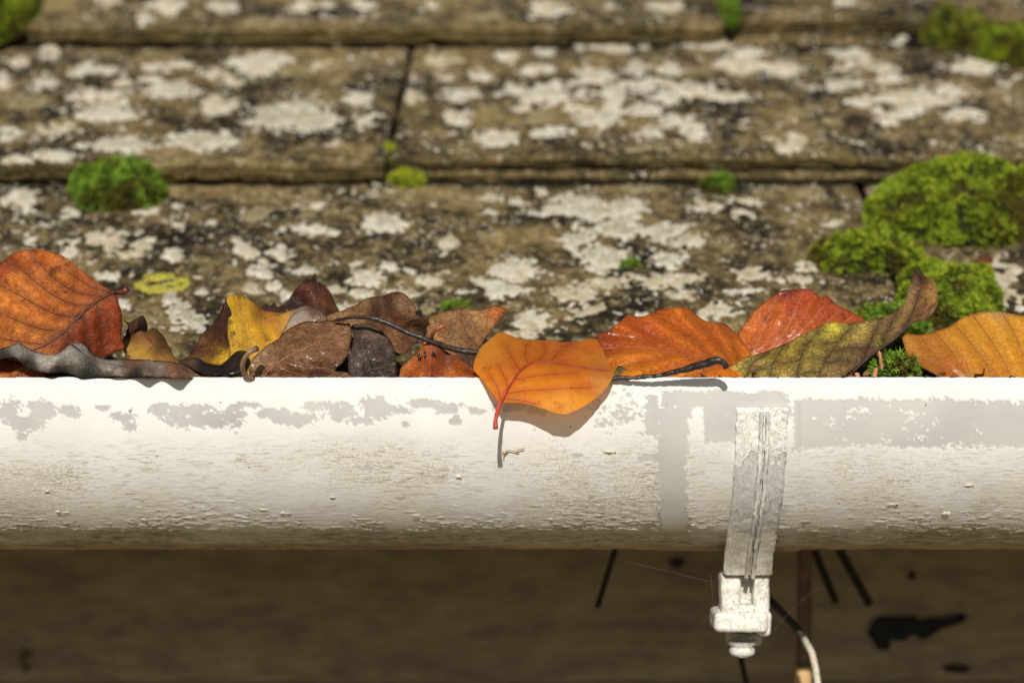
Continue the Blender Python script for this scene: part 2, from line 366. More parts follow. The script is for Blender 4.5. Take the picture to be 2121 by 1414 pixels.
def fill2d(poly, sp):
    lo, hi = poly.min(0), poly.max(0); pts = []
    ys = np.arange(lo[1], hi[1], sp * .87)
    for r, yy in enumerate(ys):
        xs = np.arange(lo[0] + (r % 2) * sp / 2, hi[0], sp); pts.append(np.stack([xs, np.full_like(xs, yy)], -1))
    q = np.concatenate(pts); q = q[inside(poly, q)]
    if len(q):
        q = q[segdist(np.concatenate([poly, poly[:1]]), q) > sp * .45]
    n = len(poly); allp = np.concatenate([poly, q])
    r = geometry.delaunay_2d_cdt([Vector(p) for p in allp], [(i, (i + 1) % n) for i in range(n)], [], 1, 1e-4)
    return np.array([list(p) for p in r[0]]), [list(x) for x in r[2]]
patch2d('torn_patch', [(1812, 1282), (1835, 1276), (1870, 1278), (1895, 1276), (1905, 1286), (1925, 1280), (1960, 1278), (1985, 1272), (1998, 1270), (1998, 1284),
        (1975, 1294), (1950, 1300), (1925, 1318), (1905, 1322), (1892, 1312), (1870, 1326), (1845, 1324), (1842, 1342), (1820, 1344), (1808, 1325), (1800, 1312), (1806, 1292)],
        lambda x, y: WD - .0022, M_BLACK, boardT, .002, label='black torn patch on the brown board')
for pts in ([(1400, 1155), (1415, 1160), (1412, 1172), (1395, 1175), (1385, 1165)], [(1885, 1183), (1895, 1185), (1893, 1200), (1884, 1196)], [(1955, 1380), (1985, 1376), (2008, 1382), (2000, 1392), (1965, 1390)]):
    patch2d('dark_spot', pts, lambda x, y: WD - .0016, M_IRON, boardT, .001, 3)

# ------------------------------------------------------------------ roof of stone tiles
PITCH = R(33)
Uv, Nv = np.array([0, math.cos(PITCH), math.sin(PITCH)]), np.array([0, -math.sin(PITCH), math.cos(PITCH)])
T = 0.0125
EO = P(CX, 742, .735) - Nv * T                       # eave origin on the base plane
def hit_plane(px, py, Q, M):
    r = np.array([(px - CX) / F, 1.0, (CY - py) / F]); return r * (Q @ M) / (r @ M)
def v_at(py, w=T): return (hit_plane(CX, py, EO + Nv * w, Nv) - EO) @ Uv
V = [0.0, v_at(338), v_at(58), v_at(58) + .150, v_at(58) + .30, v_at(58) + .45]
def wtop(k, v): return .0012 + (T - .0012) * (1 - (v - V[k]) / (V[k + 1] - V[k]))
def on_course(px, py, k):
    Q = EO + Uv * V[k] + Nv * T; D = Uv * (V[k + 1] - V[k]) - Nv * (T - .0012); M = np.cross([1, 0, 0], D); M = M / np.linalg.norm(M)
    return hit_plane(px, py, Q, M)
# lichen crusts by course: (x, y, half width, half height, kind)
LICH = {2: [(300,42,22,16),(340,12,40,16),(470,14,40,14),(630,14,32,14),(682,10,20,9),(755,12,24,14),(220,0,35,9),(1130,18,48,20),(1010,35,42,14,1),(1265,15,11,8),(1385,15,46,16),(1750,4,28,7),(545,46,45,8,1),(890,14,14,8),(870,40,30,8,1)],
 1: [(100,110,26,15),(35,128,24,12),(95,170,38,16),(8,165,18,22),(190,145,50,14),(315,142,28,11),(380,135,24,9),(435,150,26,13),(540,133,66,27),(608,150,30,14,1),(490,172,27,13),(360,190,68,20),(312,165,28,9),(250,172,30,10),(200,198,66,14),(220,235,84,23),(455,222,42,20),(600,242,108,33),(655,258,45,16),(740,205,42,18),(420,292,84,23),(250,300,78,19),(130,270,58,15),(20,277,38,19),(110,325,54,14),(30,335,40,9),(60,212,50,18,1),(695,300,9,8),(760,255,12,8),(335,326,24,8,1),(700,90,30,8,1),
   (910,125,32,13),(1000,158,28,11),(1055,120,38,13),(1130,113,24,12),(1110,145,38,11),(1265,95,72,16),(1130,195,82,27),(1230,160,55,20),(960,197,48,13),(848,203,22,11),(948,243,38,15),(1110,245,28,12,1),(1035,285,48,21),(1150,275,52,15),(1245,245,50,26),(1280,195,40,34),(920,160,32,11),(1180,225,25,8),(1080,228,25,7),
   (1480,85,64,20),(1550,108,42,14),(1530,136,74,19),(1622,146,52,19),(1320,145,32,18),(1390,145,28,17),(1350,180,66,18),(1440,190,66,20),(1510,198,60,13),(1385,202,34,14),(1335,228,38,15),(1420,256,54,18),(1455,282,32,13),(1345,275,32,14),(1660,85,28,11),(1570,78,30,8,1),(1765,112,52,13),(1772,142,54,14),(1845,140,28,11),(1735,178,66,14),(1782,212,40,13),(1812,232,22,12),(1850,162,46,13),(1965,190,50,15),(1885,202,80,20),(1872,232,44,16),(1842,252,34,13),(1998,242,44,15),(1945,215,40,12),(2020,137,62,16),(1845,84,40,10),(1630,300,44,21),(2100,162,28,13),(1660,60,36,7,2),(1595,275,25,10,1),(1720,250,28,9,1),(1330,310,60,9,1),(1310,85,30,9,1)],
 0: [(45,412,42,24),(140,442,30,15),(305,440,30,10),(375,430,17,8),(432,465,20,9),(645,430,34,9),(195,495,21,14),(225,480,18,9),(265,512,56,29),(235,505,30,18),(140,527,24,15),(320,530,13,8),(360,530,27,16),(215,573,28,11),(500,515,42,19),(580,522,30,15),(640,477,48,15),(485,546,11,8),(540,566,36,24),(570,592,28,11),(632,560,44,15),(520,596,27,13),(420,604,19,9),(350,618,22,16),(392,660,42,25),(372,640,26,18),(250,628,16,12),(300,655,26,12,1),(690,602,22,10),(530,440,35,14,1),(265,572,12,7),(305,590,18,8,1),
   (797,463,58,25),(925,503,24,18),(1005,414,28,9),(1037,440,22,8),(1065,420,18,9),(1120,395,20,9),(1192,415,58,17),(1237,437,80,25),(1282,472,58,30),(1132,440,58,12),(1202,490,52,24),(1243,532,64,27),(1172,512,32,14),(1382,482,60,21),(1432,500,42,17),(1382,540,44,17),(1372,580,84,17),(1310,425,36,16),(1460,430,45,13),(1555,415,22,9),(1547,440,28,11),(1720,460,19,11),(1062,560,52,28),(1042,598,52,20),(1002,590,28,13),(725,546,24,8),(807,550,19,13),(762,577,38,20),(742,610,28,13),(852,560,20,9),(892,580,27,15),(962,606,26,9),(716,642,28,18),(1170,570,16,6),(1202,610,64,18),(1255,590,54,15),(1232,640,60,15),(1100,665,40,24),(1078,690,54,13),(1402,610,44,13),(1482,640,38,18),(1562,570,48,17),(1622,577,44,11),(1682,546,28,15),(1660,578,26,9),(1320,660,40,14),(1545,600,36,12),(1440,660,30,12),(960,650,40,16,1),(880,640,40,14,1),(1340,390,60,8,1),(1640,400,80,10,1),(830,610,34,12),(660,620,30,13),(600,610,20,10),
   (2085,582,38,21),(2080,542,26,16),(2102,622,28,24),(2110,560,20,14),(335,588,50,20,2)]}
M_ = []
def slab(roof, u0, u1, k, dv0=0.0, dv1=0.045, thick=T - .0054, wo=0.0, step=.0022, seed=0, slant=0.0, lich=False, corner=.006):
    v0, v1 = V[k] + dv0, V[k + 1] + dv1
    nu, nv = max(4, int((u1 - u0) / step)), max(4, int((v1 - v0) / step))
    a = np.linspace(0, 1, nu); b = np.linspace(0, 1, nv); A, B = np.meshgrid(a, b)
    Ug = u0 + (u1 - u0) * A
    ends = np.minimum(Ug - u0, u1 - Ug)
    edge = .0016 * fbm(Ug * 45, seed * 3.7, 0, seed, 3) + .0006 * fbm(Ug * 320, seed, 0, seed + 5, 2) + corner * np.exp(-ends / .003) * .5
    Vg = v0 + edge * (1 - B) + (v1 - v0) * B
    Ug = Ug + slant * (Vg - v0) + .0009 * fbm(Vg * 60, seed + .5, 0, seed + 9, 3) * np.where(A < .5, 1, -1)
    de = np.minimum(Vg - v0 - edge, ends + 0.0)
    W = wtop(k, Vg) + wo + .0011 * fbm(Ug * 22, Vg * 22, seed, seed, 3) + .0007 * fbm(Ug * 130, Vg * 130, seed, seed + 3, 4) \
        - .0020 * np.exp(-np.maximum(de, 0) / .0013)
    pos = EO + Ug[..., None] * np.array([1, 0, 0]) + Vg[..., None] * Uv + W[..., None] * Nv
    verts = [pos.reshape(-1, 3)]; faces = [grid_faces(nv, nu)]; butt = [np.exp(-np.maximum(Vg - v0 - edge, 0) / .0025).ravel() * .8]; cnt = nu * nv
    def skirt(border, along, dirn):
        nonlocal cnt
        K = 8; n = len(border)
        rows = [border]
        for q in range(1, K):
            t = q / (K - 1)
            lam = fbm(along * 260, t * 4 + seed, 0, seed + 21, 3) * .0007 + fbm(along * 60, t * 9, 0, seed + 31, 2) * .0008 - .0008 * t
            rows.append(border - Nv * (thick * t) + dirn * (lam * (1 if q else 0))[:, None])
        vv = np.concatenate(rows); verts.append(vv); butt.append(np.concatenate([np.full(n, .8)] + [np.full(n, 1.0)] * (K - 1)))
        faces.append(grid_faces(K, n, cnt)); cnt += len(vv)
    skirt(pos[0], Ug[0], -Uv)
    skirt(pos[:, 0], Vg[:, 0], np.array([-1.0, 0, 0])); skirt(pos[:, -1], Vg[:, -1], np.array([1.0, 0, 0]))
    o = mesh('tile', np.concatenate(verts), np.concatenate(faces), M_STONE, roof, True, {'butt': np.concatenate(butt), 'lap_shade': np.concatenate([sstep(V[k + 1] - .0012, V[k + 1] + .0025, Vg + .0012 * fbm(Ug * 120, Vg * 120, 0, seed, 3)).ravel() * (wo == 0), np.zeros(cnt - nu * nv)])})
    if lich: grow_lichen(o, pos, Ug, Vg, k, seed)
    return o
def grow_lichen(tile, pos, Ug, Vg, k, seed):
    nv, nu = Ug.shape; px, py = proj(pos)
    n1 = fbm(Ug * 150, Vg * 150, 0, 40 + k, 3); n2 = fbm(Ug * 480, Vg * 480, 0, 60 + k, 2); n3 = noise(Ug * 950, Vg * 700, 0, 90 + k); wx, wy = fbm(Ug * 110, Vg * 110, 3, 70, 2), fbm(Ug * 110, Vg * 110, 7, 71, 2)
    N1_, N2_, N3_ = n1, n2, n3
    for kind in (0, 1, 2):
        n1, n2, n3 = N1_, N2_, N3_
        Fm = np.full(Ug.shape, -9.0)
        for e in LICH[k]:
            if (e[4] if len(e) > 4 else 0) != kind: continue
            x, y, rx, ry = e[:4]
            dx, dy = (px - x + wx * 13) / rx, (py - y + wy * 6) / ry; r = np.sqrt(dx * dx + dy * dy)
            val = 1 - r
            if kind == 2 and rx > 45: val = np.minimum(val, (r - .52) * 1.1 + n2 * .5)
            if (int(x) * 7 + int(y)) % 9 == 0 and rx > 25: val = np.minimum(val, (r - .22) * 1.6)
            Fm = np.maximum(Fm, val * min(1.0, .5 + ry / 40))
        amp_ = 1.0 if kind < 2 else .45; n1, n2, n3 = n1 * amp_, n2 * amp_, n3 * amp_
        Fm = Fm + .50 * n1 + .50 * n2 + .36 * n3 - (.19 if kind < 2 else -.12)
        if kind == 0: Fm = np.maximum(Fm, (n1 * .5 + n2 * .6 + n3 * .25 + .30 * fbm(Ug * 35, Vg * 35, 0, 80 + k, 2) - .53))
        Fm[0] = Fm[-1] = -1; Fm[:, 0] = Fm[:, -1] = -1
        c = Fm > 0
        cells = np.argwhere(c[:-1, :-1] | c[1:, :-1] | c[:-1, 1:] | c[1:, 1:])
        if not len(cells): continue
        flat = Fm.ravel(); fp = pos.reshape(-1, 3)
        hgt = .00010 + .0010 * sstep(0, .5, flat) * (1 + .5 * n2.ravel())
        ids, vs, fs, dsu, fvs = {}, [], [], [], []
        def find(a):
            while dsu[a] != a: dsu[a] = dsu[dsu[a]]; a = dsu[a]
            return a
        def vert(key):
            if key in ids: return ids[key]
            if isinstance(key, tuple):
                a, b = key; t = flat[a] / (flat[a] - flat[b]); p = fp[a] + (fp[b] - fp[a]) * t + Nv * .0001
            else: p = fp[key] + Nv * hgt[key]
            fvs.append(0.0 if isinstance(key, tuple) else float(flat[key])); ids[key] = len(vs); vs.append(p); dsu.append(len(dsu)); return ids[key]
        for i, j in cells:
            q = [i * nu + j, i * nu + j + 1, (i + 1) * nu + j + 1, (i + 1) * nu + j]; poly = []
            for a, b in zip(q, q[1:] + q[:1]):
                if flat[a] > 0: poly.append(vert(int(a)))
                if (flat[a] > 0) != (flat[b] > 0): poly.append(vert((int(a), int(b)) if a < b else (int(b), int(a))))
            if len(poly) >= 3:
                fs.append(poly); r0 = find(poly[0])
                for z in poly[1:]: dsu[find(z)] = r0
        comp = {}
        for fc in fs: comp.setdefault(find(fc[0]), []).append(fc)
        small = []
        def emit(name, fl, stuff=False):
            used = sorted({z for fc in fl for z in fc}); mp = {z: i for i, z in enumerate(used)}
            o = mesh(name, np.array([vs[z] for z in used]), [[mp[z] for z in fc] for fc in fl], M_LICH[kind], tile, True, {'fv': np.array([fvs[z] for z in used])})
            if stuff: o['kind'] = 'stuff'
        for fl in comp.values():
            if len(fl) > 45: emit('lichen', fl)
            else: small += fl
        if small: emit('lichen_specks', small, True)

roof = thing('roof', EO, 'weathered stone tiled roof with cream lichen rising behind the gutter', 'roof')
def ux(px, py, k): return float(on_course(px, py, k)[0])
xa = ux(1788, 400, 0); xb = ux(797, 360, 1); xc = ux(1508, 50, 2); xd = ux(40, 60, 2)
jj = .0022
FS = .00115
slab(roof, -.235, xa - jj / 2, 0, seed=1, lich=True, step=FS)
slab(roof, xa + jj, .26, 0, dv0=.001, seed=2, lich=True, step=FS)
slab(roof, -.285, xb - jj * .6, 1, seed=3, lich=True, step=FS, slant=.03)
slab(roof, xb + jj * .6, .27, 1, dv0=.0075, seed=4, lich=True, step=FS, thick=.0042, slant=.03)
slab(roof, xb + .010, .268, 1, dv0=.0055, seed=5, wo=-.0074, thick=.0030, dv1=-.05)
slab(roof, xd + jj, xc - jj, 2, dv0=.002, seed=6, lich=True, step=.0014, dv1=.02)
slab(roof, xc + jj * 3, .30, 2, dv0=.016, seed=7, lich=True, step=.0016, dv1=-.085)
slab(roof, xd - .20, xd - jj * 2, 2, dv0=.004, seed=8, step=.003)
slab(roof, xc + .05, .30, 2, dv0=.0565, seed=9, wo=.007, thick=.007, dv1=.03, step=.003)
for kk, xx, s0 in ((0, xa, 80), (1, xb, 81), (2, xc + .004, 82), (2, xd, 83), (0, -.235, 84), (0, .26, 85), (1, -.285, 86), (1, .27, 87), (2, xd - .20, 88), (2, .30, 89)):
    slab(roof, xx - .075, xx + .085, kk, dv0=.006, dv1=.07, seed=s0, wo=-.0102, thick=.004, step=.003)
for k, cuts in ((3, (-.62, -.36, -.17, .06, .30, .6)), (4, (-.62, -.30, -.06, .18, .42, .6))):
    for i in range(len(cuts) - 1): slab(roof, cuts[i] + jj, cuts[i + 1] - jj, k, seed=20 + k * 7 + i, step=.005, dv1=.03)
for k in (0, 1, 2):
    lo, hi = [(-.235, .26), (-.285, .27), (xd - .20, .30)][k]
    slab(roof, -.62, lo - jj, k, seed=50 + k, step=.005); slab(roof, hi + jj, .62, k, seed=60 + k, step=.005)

# ------------------------------------------------------------------ gutter
GR = 0.0621; GA = (LIP + GR, (CY - 785) / F * LIP)          # axis (depth, z)
gut = thing('gutter', (0, GA[0], GA[1] - GR), 'half round white gutter with flaking paint and grey bare strips full of leaves', 'gutter')
xs = np.concatenate([np.arange(-.9, -.186, .012), np.arange(-.186, .1861, .00045), np.arange(.198, .91, .012)])
th_d = np.arange(0.0, R(97), .00045 / GR); th_c = np.linspace(R(100), R(180), 20)
tho = np.concatenate([th_d, th_c]); nt = len(tho)
XX, TH = np.meshgrid(xs, tho)
base_y = GA[0] - GR * np.cos(TH); base_z = GA[1] - GR * np.sin(TH)
gx = XX / base_y * F + CX; gy = CY - base_z / base_y * F
s_arc = TH * GR
n_a = fbm(XX * 130, s_arc * 170, 0, 100, 4, .6); n_b = fbm(XX * 520, s_arc * 760, 0, 120, 3, .6); n_c = fbm(XX * 40, s_arc * 60, 0, 140, 3); n_q = noise(np.floor(XX * 620 + n_b * 2), np.floor(s_arc * 800 + n_b * 2), 0, 150)
b = np.where((gy > 885) & (gy < 1010), -.55, -.62)
for x, y, rx, ry in [(40,878,36,20),(85,847,26,17),(145,851,19,13),(45,905,11,8),(20,850,24,22),(258,866,20,10),(268,884,14,9),(330,850,20,11),(370,866,21,12),(425,872,68,19),(400,848,40,11),(485,846,14,8),(560,858,22,10),(610,866,38,17),(652,842,32,12),(692,842,42,12),(640,866,26,14),(705,858,46,17),(782,846,42,22),(742,872,34,11),(832,850,26,11),(872,838,32,9),(925,846,30,10),(945,871,12,8),(840,877,10,7),(760,968,13,8),(1195,945,14,5),(215,846,12,6),(240,858,12,7),(500,858,12,7),(1060,842,30,10),(1110,850,24,10),(1160,835,20,9),(985,852,16,7),(520,838,20,6)]:
    b = np.maximum(b, (1 - np.sqrt(((gx - x) / rx) ** 2 + ((gy - y) / ry) ** 2)) * .75)
def rect(x0, x1, y0, y1, s=9): return np.minimum(np.minimum(gx - x0, x1 - gx), np.minimum(gy - y0, y1 - gy)) / s
mid_c = np.clip(rect(1363, 1425, 848, 1116, 15), -2, .9)
strip = np.clip(rect(1640, 4000, 822, 932, 14), -2, .8) - .25
strip2 = np.clip(rect(1455, 1530, 820, 920, 16), -2, .8)
strip3 = np.clip(rect(1365, 1640, 806, 868, 12), -2, .9) - .25
arm = np.clip(rect(1318, 1370, 938, 958, 8), -2, .8) - .1
strip4 = np.clip(rect(1335, 1368, 815, 905, 9), -2, .9) - .3
for r_ in (mid_c, strip, strip2, strip3, arm, strip4): b = np.maximum(b, r_ * .8)
hole = np.clip(rect(1432, 1458, 842, 945, 8), -1, 1) * .9
b = np.where(hole > -.2, np.minimum(b, -hole), b)
spk = np.clip(rect(1215, 1368, 800, 930, 30), -2, .5) * .3 - .28
b = np.maximum(b, spk)
b = np.where(gx < 1300, b + .10 * sstep(800, 840, gy) * (1 - sstep(880, 905, gy)) * 1.3, b)
bf = b + .50 * n_a + .30 * n_b + .16 * n_q * (b > -.6) + .22 * noise(XX * 1300, s_arc * 1500, 0, 155) * (b > -.45)
bare = sstep(.02, .13, bf)
top = 1 - sstep(R(6), R(11), TH)
flake = np.exp(-np.abs(bf - .02) / .10) * (bf < .03)
crackz = sstep(R(14), R(26), TH) * (.55 + .7 * np.clip(n_c + .3, 0, 1))
lowz = sstep(R(40), R(66), TH)
st1 = fbm(XX * 260, s_arc * 900, 0, 160, 4, .6); st2 = fbm(XX * 600, s_arc * 1200, 3, 170, 2)
chips = sstep(.30, .40, st1 + .45 * n_c + .12 * lowz) * sstep(R(22), R(45), TH)
h = .00010 * fbm(XX * 30, s_arc * 30, 0, 180, 3) + (1 - bare) * .00012 + flake * .00007 * (.4 + np.clip(n_a + .5, 0, 1)) * (1 - .6 * top)
h += (1 - bare) * (.00003 * st2 * crackz + chips * (.00007 + .00017 * lowz) * (1 + st2) + lowz * .00010 * st1)
h += .00055 * sstep(1350, 1362, gx) * (1 - sstep(1650, 1662, gx)) - .0009 * np.exp(-((gy - 1108) / 6.0) ** 2) * (gx < 1500)
rr = GR + h
oy = GA[0] - rr * np.cos(TH); oz = GA[1] - rr * np.sin(TH)
outer = np.stack([XX, oy, oz], -1)
th_i = np.linspace(R(180), 0, 40); ri = GR - .0028
inner = np.stack(np.broadcast_arrays(xs[None], (GA[0] - ri * np.cos(th_i))[:, None], (GA[1] - ri * np.sin(th_i))[:, None]), -1)
rim = np.stack([np.broadcast_arrays(xs, GA[0] - ri - .0004, GA[1] + .0004), np.broadcast_arrays(xs, GA[0] - GR + .0008, GA[1] + .0006), np.broadcast_arrays(xs, GA[0] - GR + .0001, GA[1] + .0003)]).transpose(0, 2, 1)
rim[:, :, 2] += .00018 * fbm(xs * 300, 0, 0, 190, 3)[None]
allv = np.concatenate([inner, rim, outer]); nr = allv.shape[0]
pad = np.zeros((43, len(xs)))
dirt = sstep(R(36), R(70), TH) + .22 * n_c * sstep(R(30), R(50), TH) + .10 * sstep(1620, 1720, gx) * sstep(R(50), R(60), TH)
under = sstep(R(68), R(75), TH + .05 * n_c)  # brown mask paints shade and ground bounce onto the gutter's underside
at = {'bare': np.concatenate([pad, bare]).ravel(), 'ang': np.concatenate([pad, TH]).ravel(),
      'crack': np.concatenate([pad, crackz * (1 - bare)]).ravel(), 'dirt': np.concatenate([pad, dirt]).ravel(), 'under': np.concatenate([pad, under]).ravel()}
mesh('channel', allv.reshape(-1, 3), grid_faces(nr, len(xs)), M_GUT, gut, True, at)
# single curled paint flakes standing off the channel
rng = np.random.default_rng(11)
spots = [(98,1012),(97,1020),(135,1058),(255,1003),(270,845),(405,1150),(590,1060),(690,980),(690,1025),(672,905),(950,980),(230,1052),(545,1052),(1330,1090),(1310,1097),(1140,880),(1265,930),(1640,1088),(1625,1086),(1700,905),(1850,1040),(1900,1010),(1960,1060),(1870,925),(2010,1000),(1760,1000),(300,1075),(430,1085),(120,1055),(820,1090),(860,1065),(1215,1080)]
spots = spots[::2]
for x, y in spots:
    th = math.asin(min(.985, (y - 785) / F * LIP * 1.045 / GR)); dep = GA[0] - GR * math.cos(th); x0 = (x - CX) / F * dep
    wx_, hy = rng.uniform(.0008, .0020), rng.uniform(.0003, .0007); V_ = []
    up_ = rng.random() < .7; lift = rng.uniform(.0001, .0004)
    prof_ = 1 + .5 * rng.normal(0, 1, (3, 5))
    for a in range(3):
        for c_ in range(5):
            q = a / 2.0; ang_ = th + (q - .5) * 2 * hy / GR * prof_[a, c_]
            rr_ = GR + .00028 + lift * ((1 - q) if up_ else q) ** 1.6
            V_.append((x0 + (c_ / 2.0 - 1) * wx_ * (1 - .25 * abs(q - .5)) * (1 + .25 * rng.normal()), GA[0] - rr_ * math.cos(ang_), GA[1] - rr_ * math.sin(ang_)))
    fl_ = mesh('paint_flake', V_, grid_faces(3, 5), M_FLAKE, gut, True); so = fl_.modifiers.new('thickness', 'SOLIDIFY'); so.thickness = .00008
# dark silt and rotted leaf in the trough
lx, ly = np.meshgrid(np.linspace(-.88, .88, 700), np.linspace(LIP + .005, LIP + .106, 44))
lz = GA[1] - .006 - .012 * ((ly - GA[0]) / .05) ** 2 * (ly < GA[0]) + .0035 * fbm(lx * 90, ly * 90, 0, 201, 4) + .004 * sstep(LIP + .03, LIP + .07, ly)
tag(mesh('leaf_litter', np.stack([lx, ly, lz], -1).reshape(-1, 3), grid_faces(44, 700), M_LITTER),
    'dark wet silt and rotted leaf mould filling the white gutter', 'leaf litter', kind='stuff')

rng = np.random.default_rng(5); V_, f_ = [], []
for q in range(420):
    x = rng.uniform(-.24, .24); r0 = rng.uniform(.00010, .00042) * (1 if rng.random() < .9 else 2.0); c0 = np.array([x, LIP + rng.uniform(.0002, .0030), GA[1] + .0004 + r0 * .5])
    dirs = np.array([(1,0,0),(-1,0,0),(0,1,0),(0,-1,0),(0,0,1),(0,0,-1)]) * rng.uniform(.4, 1.2, (6, 1)) + rng.normal(0, .25, (6, 3)); k0 = len(V_)
    V_ += list(c0 + dirs * r0 * np.array([1.6, 1, .8])); f_ += [[k0 + z for z in t] for t in ((0,2,4),(2,1,4),(1,3,4),(3,0,4),(2,0,5),(1,2,5),(3,1,5),(0,3,5))]
mesh('lip_grit', np.array(V_), f_, M_LITTER, gut, False)['kind'] = 'stuff'

# ------------------------------------------------------------------ bracket
br = thing('gutter_bracket', P(1578, 1200, .705), 'white chipped bracket strap clamped round the gutter with bolt below', 'bracket')
prof = []
for t in np.linspace(R(8.6), R(54), 60): prof.append((GA[0] - (GR + .0017) * math.cos(t), GA[1] - (GR + .0017) * math.sin(t)))
end = (.7005, (CY - 1186) / F * .7005); last = prof[-1]
tl = np.array([math.sin(R(54)), -math.cos(R(54))]) * .012
for t in np.linspace(0, 1, 26)[1:]:
    a = np.array(last); d_ = np.array(end); q = a + tl; prof.append(tuple((1 - t) ** 2 * a + 2 * t * (1 - t) * q + t * t * d_))
prof = np.array(prof); pn = np.gradient(prof, axis=0); pn = np.stack([pn[:, 1], -pn[:, 0]], -1); pn /= np.linalg.norm(pn, axis=1)[:, None]
xm = (1578 - CX) / F * LIP
def band(name, x0, x1, lift, thick, parent, dirtf, i0=0, i1=None, topcut=0.0, bareb=0.1, nxs=26, rs=1):
    pr = prof[i0:i1]; nn = pn[i0:i1]; sgn = -1 if nn[0, 0] > 0 else 1
    xs_ = np.linspace(x0, x1, nxs); n = len(pr); V_ = []
    edge = np.minimum(xs_ - x0, x1 - xs_); tt = np.linspace(0, 1, n)
    for q, (pp, nq) in enumerate(zip(pr, nn)):
        for i, x in enumerate(xs_):
            rise = lift - .0006 * math.exp(-edge[i] / .0004) + .00012 * float(fbm(x * 700, q * .6, 0, rs, 2))
            drop = topcut * (1 - (x - x0) / (x1 - x0)) * max(0, 1 - q / 6)
            V_.append((x + (.0003 * float(noise(q * .5, 0, 0, rs)) if i in (0, nxs - 1) else 0), pp[0] + sgn * nq[0] * rise, pp[1] + sgn * nq[1] * rise - drop))
    m_ = len(V_)
    for (pp, nq) in zip(pr, nn):
        for x in xs_: V_.append((x, pp[0] + sgn * nq[0] * (lift - thick), pp[1] + sgn * nq[1] * (lift - thick)))
    f = grid_faces(n, nxs).tolist() + [q[::-1] for q in grid_faces(n, nxs, m_).tolist()]
    for i in range(n - 1):
        a = i * nxs; f.append([a + nxs, a, m_ + a, m_ + a + nxs]); a += nxs - 1; f.append([a, a + nxs, m_ + a + nxs, m_ + a])
    for i in range(nxs - 1):
        f.append([i, i + 1, m_ + i + 1, m_ + i]); a = (n - 1) * nxs + i; f.append([a + 1, a, m_ + a, m_ + a + 1])
    dv = np.repeat(dirtf(tt), nxs); bb = bareb(np.repeat(tt, nxs), np.tile(np.linspace(0, 1, nxs), n), rs)
    o = mesh(name, V_, f, M_BRK, parent, True, {'dirt': np.concatenate([dv, dv]), 'bare': np.concatenate([bb, bb])})
    bm = bmesh.new(); bm.from_mesh(o.data); bmesh.ops.recalc_face_normals(bm, faces=bm.faces[:]); bm.to_mesh(o.data); bm.free()
    o.data.set_sharp_from_angle(angle=R(38)); return o
dirtf = lambda t: sstep(.55, .9, t)
def baref(t, q, rs):
    jag = .10 * fbm(t * 9, q * 3, rs, 400, 3)
    if rs > 1: return .35 + .25 * np.sin(t * 21 + rs) + jag * 3
    g_ = .75 * sstep(.17 + .10 * (np.abs(q - .4) > .25), .30, t + jag) * (1 - sstep(.56, .66, t + jag * 1.3 - .10 * (q > .62)))
    return .12 + g_ * (1 - .8 * np.exp(-((q - .47) / .07) ** 2) * (t > .33))
hw = 53 / F * LIP
st = band('strap', xm - hw, xm + hw, .0012, .0022, br, dirtf, topcut=.0016, bareb=baref)
rw = 6.5 / F * LIP
for k, s_ in enumerate((-1, 1)):
    band('rib', xm + s_ * rw * 1.0 - rw * .62 + .0006, xm + s_ * rw * 1.0 + rw * .62 + .0006, .0036, .0026, st, dirtf, 1, None, .0, baref, 8, 7 + k)
def lump(name, x0, x1, y0, y1, df, thick, mat, parent, bev, seed, dirt=0.2, bare=0.0, cuts=9, amp=.00022):
    a, b_ = P(x0, y1, df), P(x1, y0, df)
    bm = bmesh.new(); bmesh.ops.create_cube(bm, size=1.0)
    for v_ in bm.verts:
        v_.co = Vector((a[0] if v_.co.x < 0 else b_[0], df if v_.co.y < 0 else df + thick, a[2] if v_.co.z < 0 else b_[2]))
    bmesh.ops.bevel(bm, geom=bm.edges[:], offset=bev, segments=4, profile=.5, affect='EDGES')
    bmesh.ops.subdivide_edges(bm, edges=[e for e in bm.edges if e.calc_length() > .002], cuts=cuts, use_grid_fill=True)
    vv = np.array([v_.co[:] for v_ in bm.verts]); ff = [[q.index for q in f_.verts] for f_ in bm.faces]; bm.free()
    nn = np.stack([fbm(vv[:, 0] * 300, vv[:, 1] * 300, vv[:, 2] * 300, seed + s_, 4) for s_ in (0, 1, 2)], -1)
    vv = vv + nn * amp * 2
    return mesh(name, vv, ff, mat, parent, True, {'dirt': np.full(len(vv), dirt), 'bare': np.full(len(vv), bare)})
lug = lump('lug', 1498, 1594, 1190, 1276, .7080, .014, M_BRK, br, .0008, 11, .45, .22)
lump('pad', 1494, 1535, 1190, 1274, .7020, .010, M_BRK, lug, .0013, 12, .45, .22); lump('pad', 1560, 1593, 1190, 1274, .7020, .010, M_BRK, lug, .0013, 13, .45, .22)
lump('pad', 1494, 1593, 1252, 1278, .7025, .010, M_BRK, lug, .0012, 15, .4, .22)
lump('clamp_plate', 1481, 1592, 1268, 1311, .6990, .019, M_BRK, br, .0018, 14, .35, .22)
lump('clamp_plate_ear', 1568, 1599, 1264, 1319, .7015, .014, M_BRK, br, .0022, 24, .25, .22)
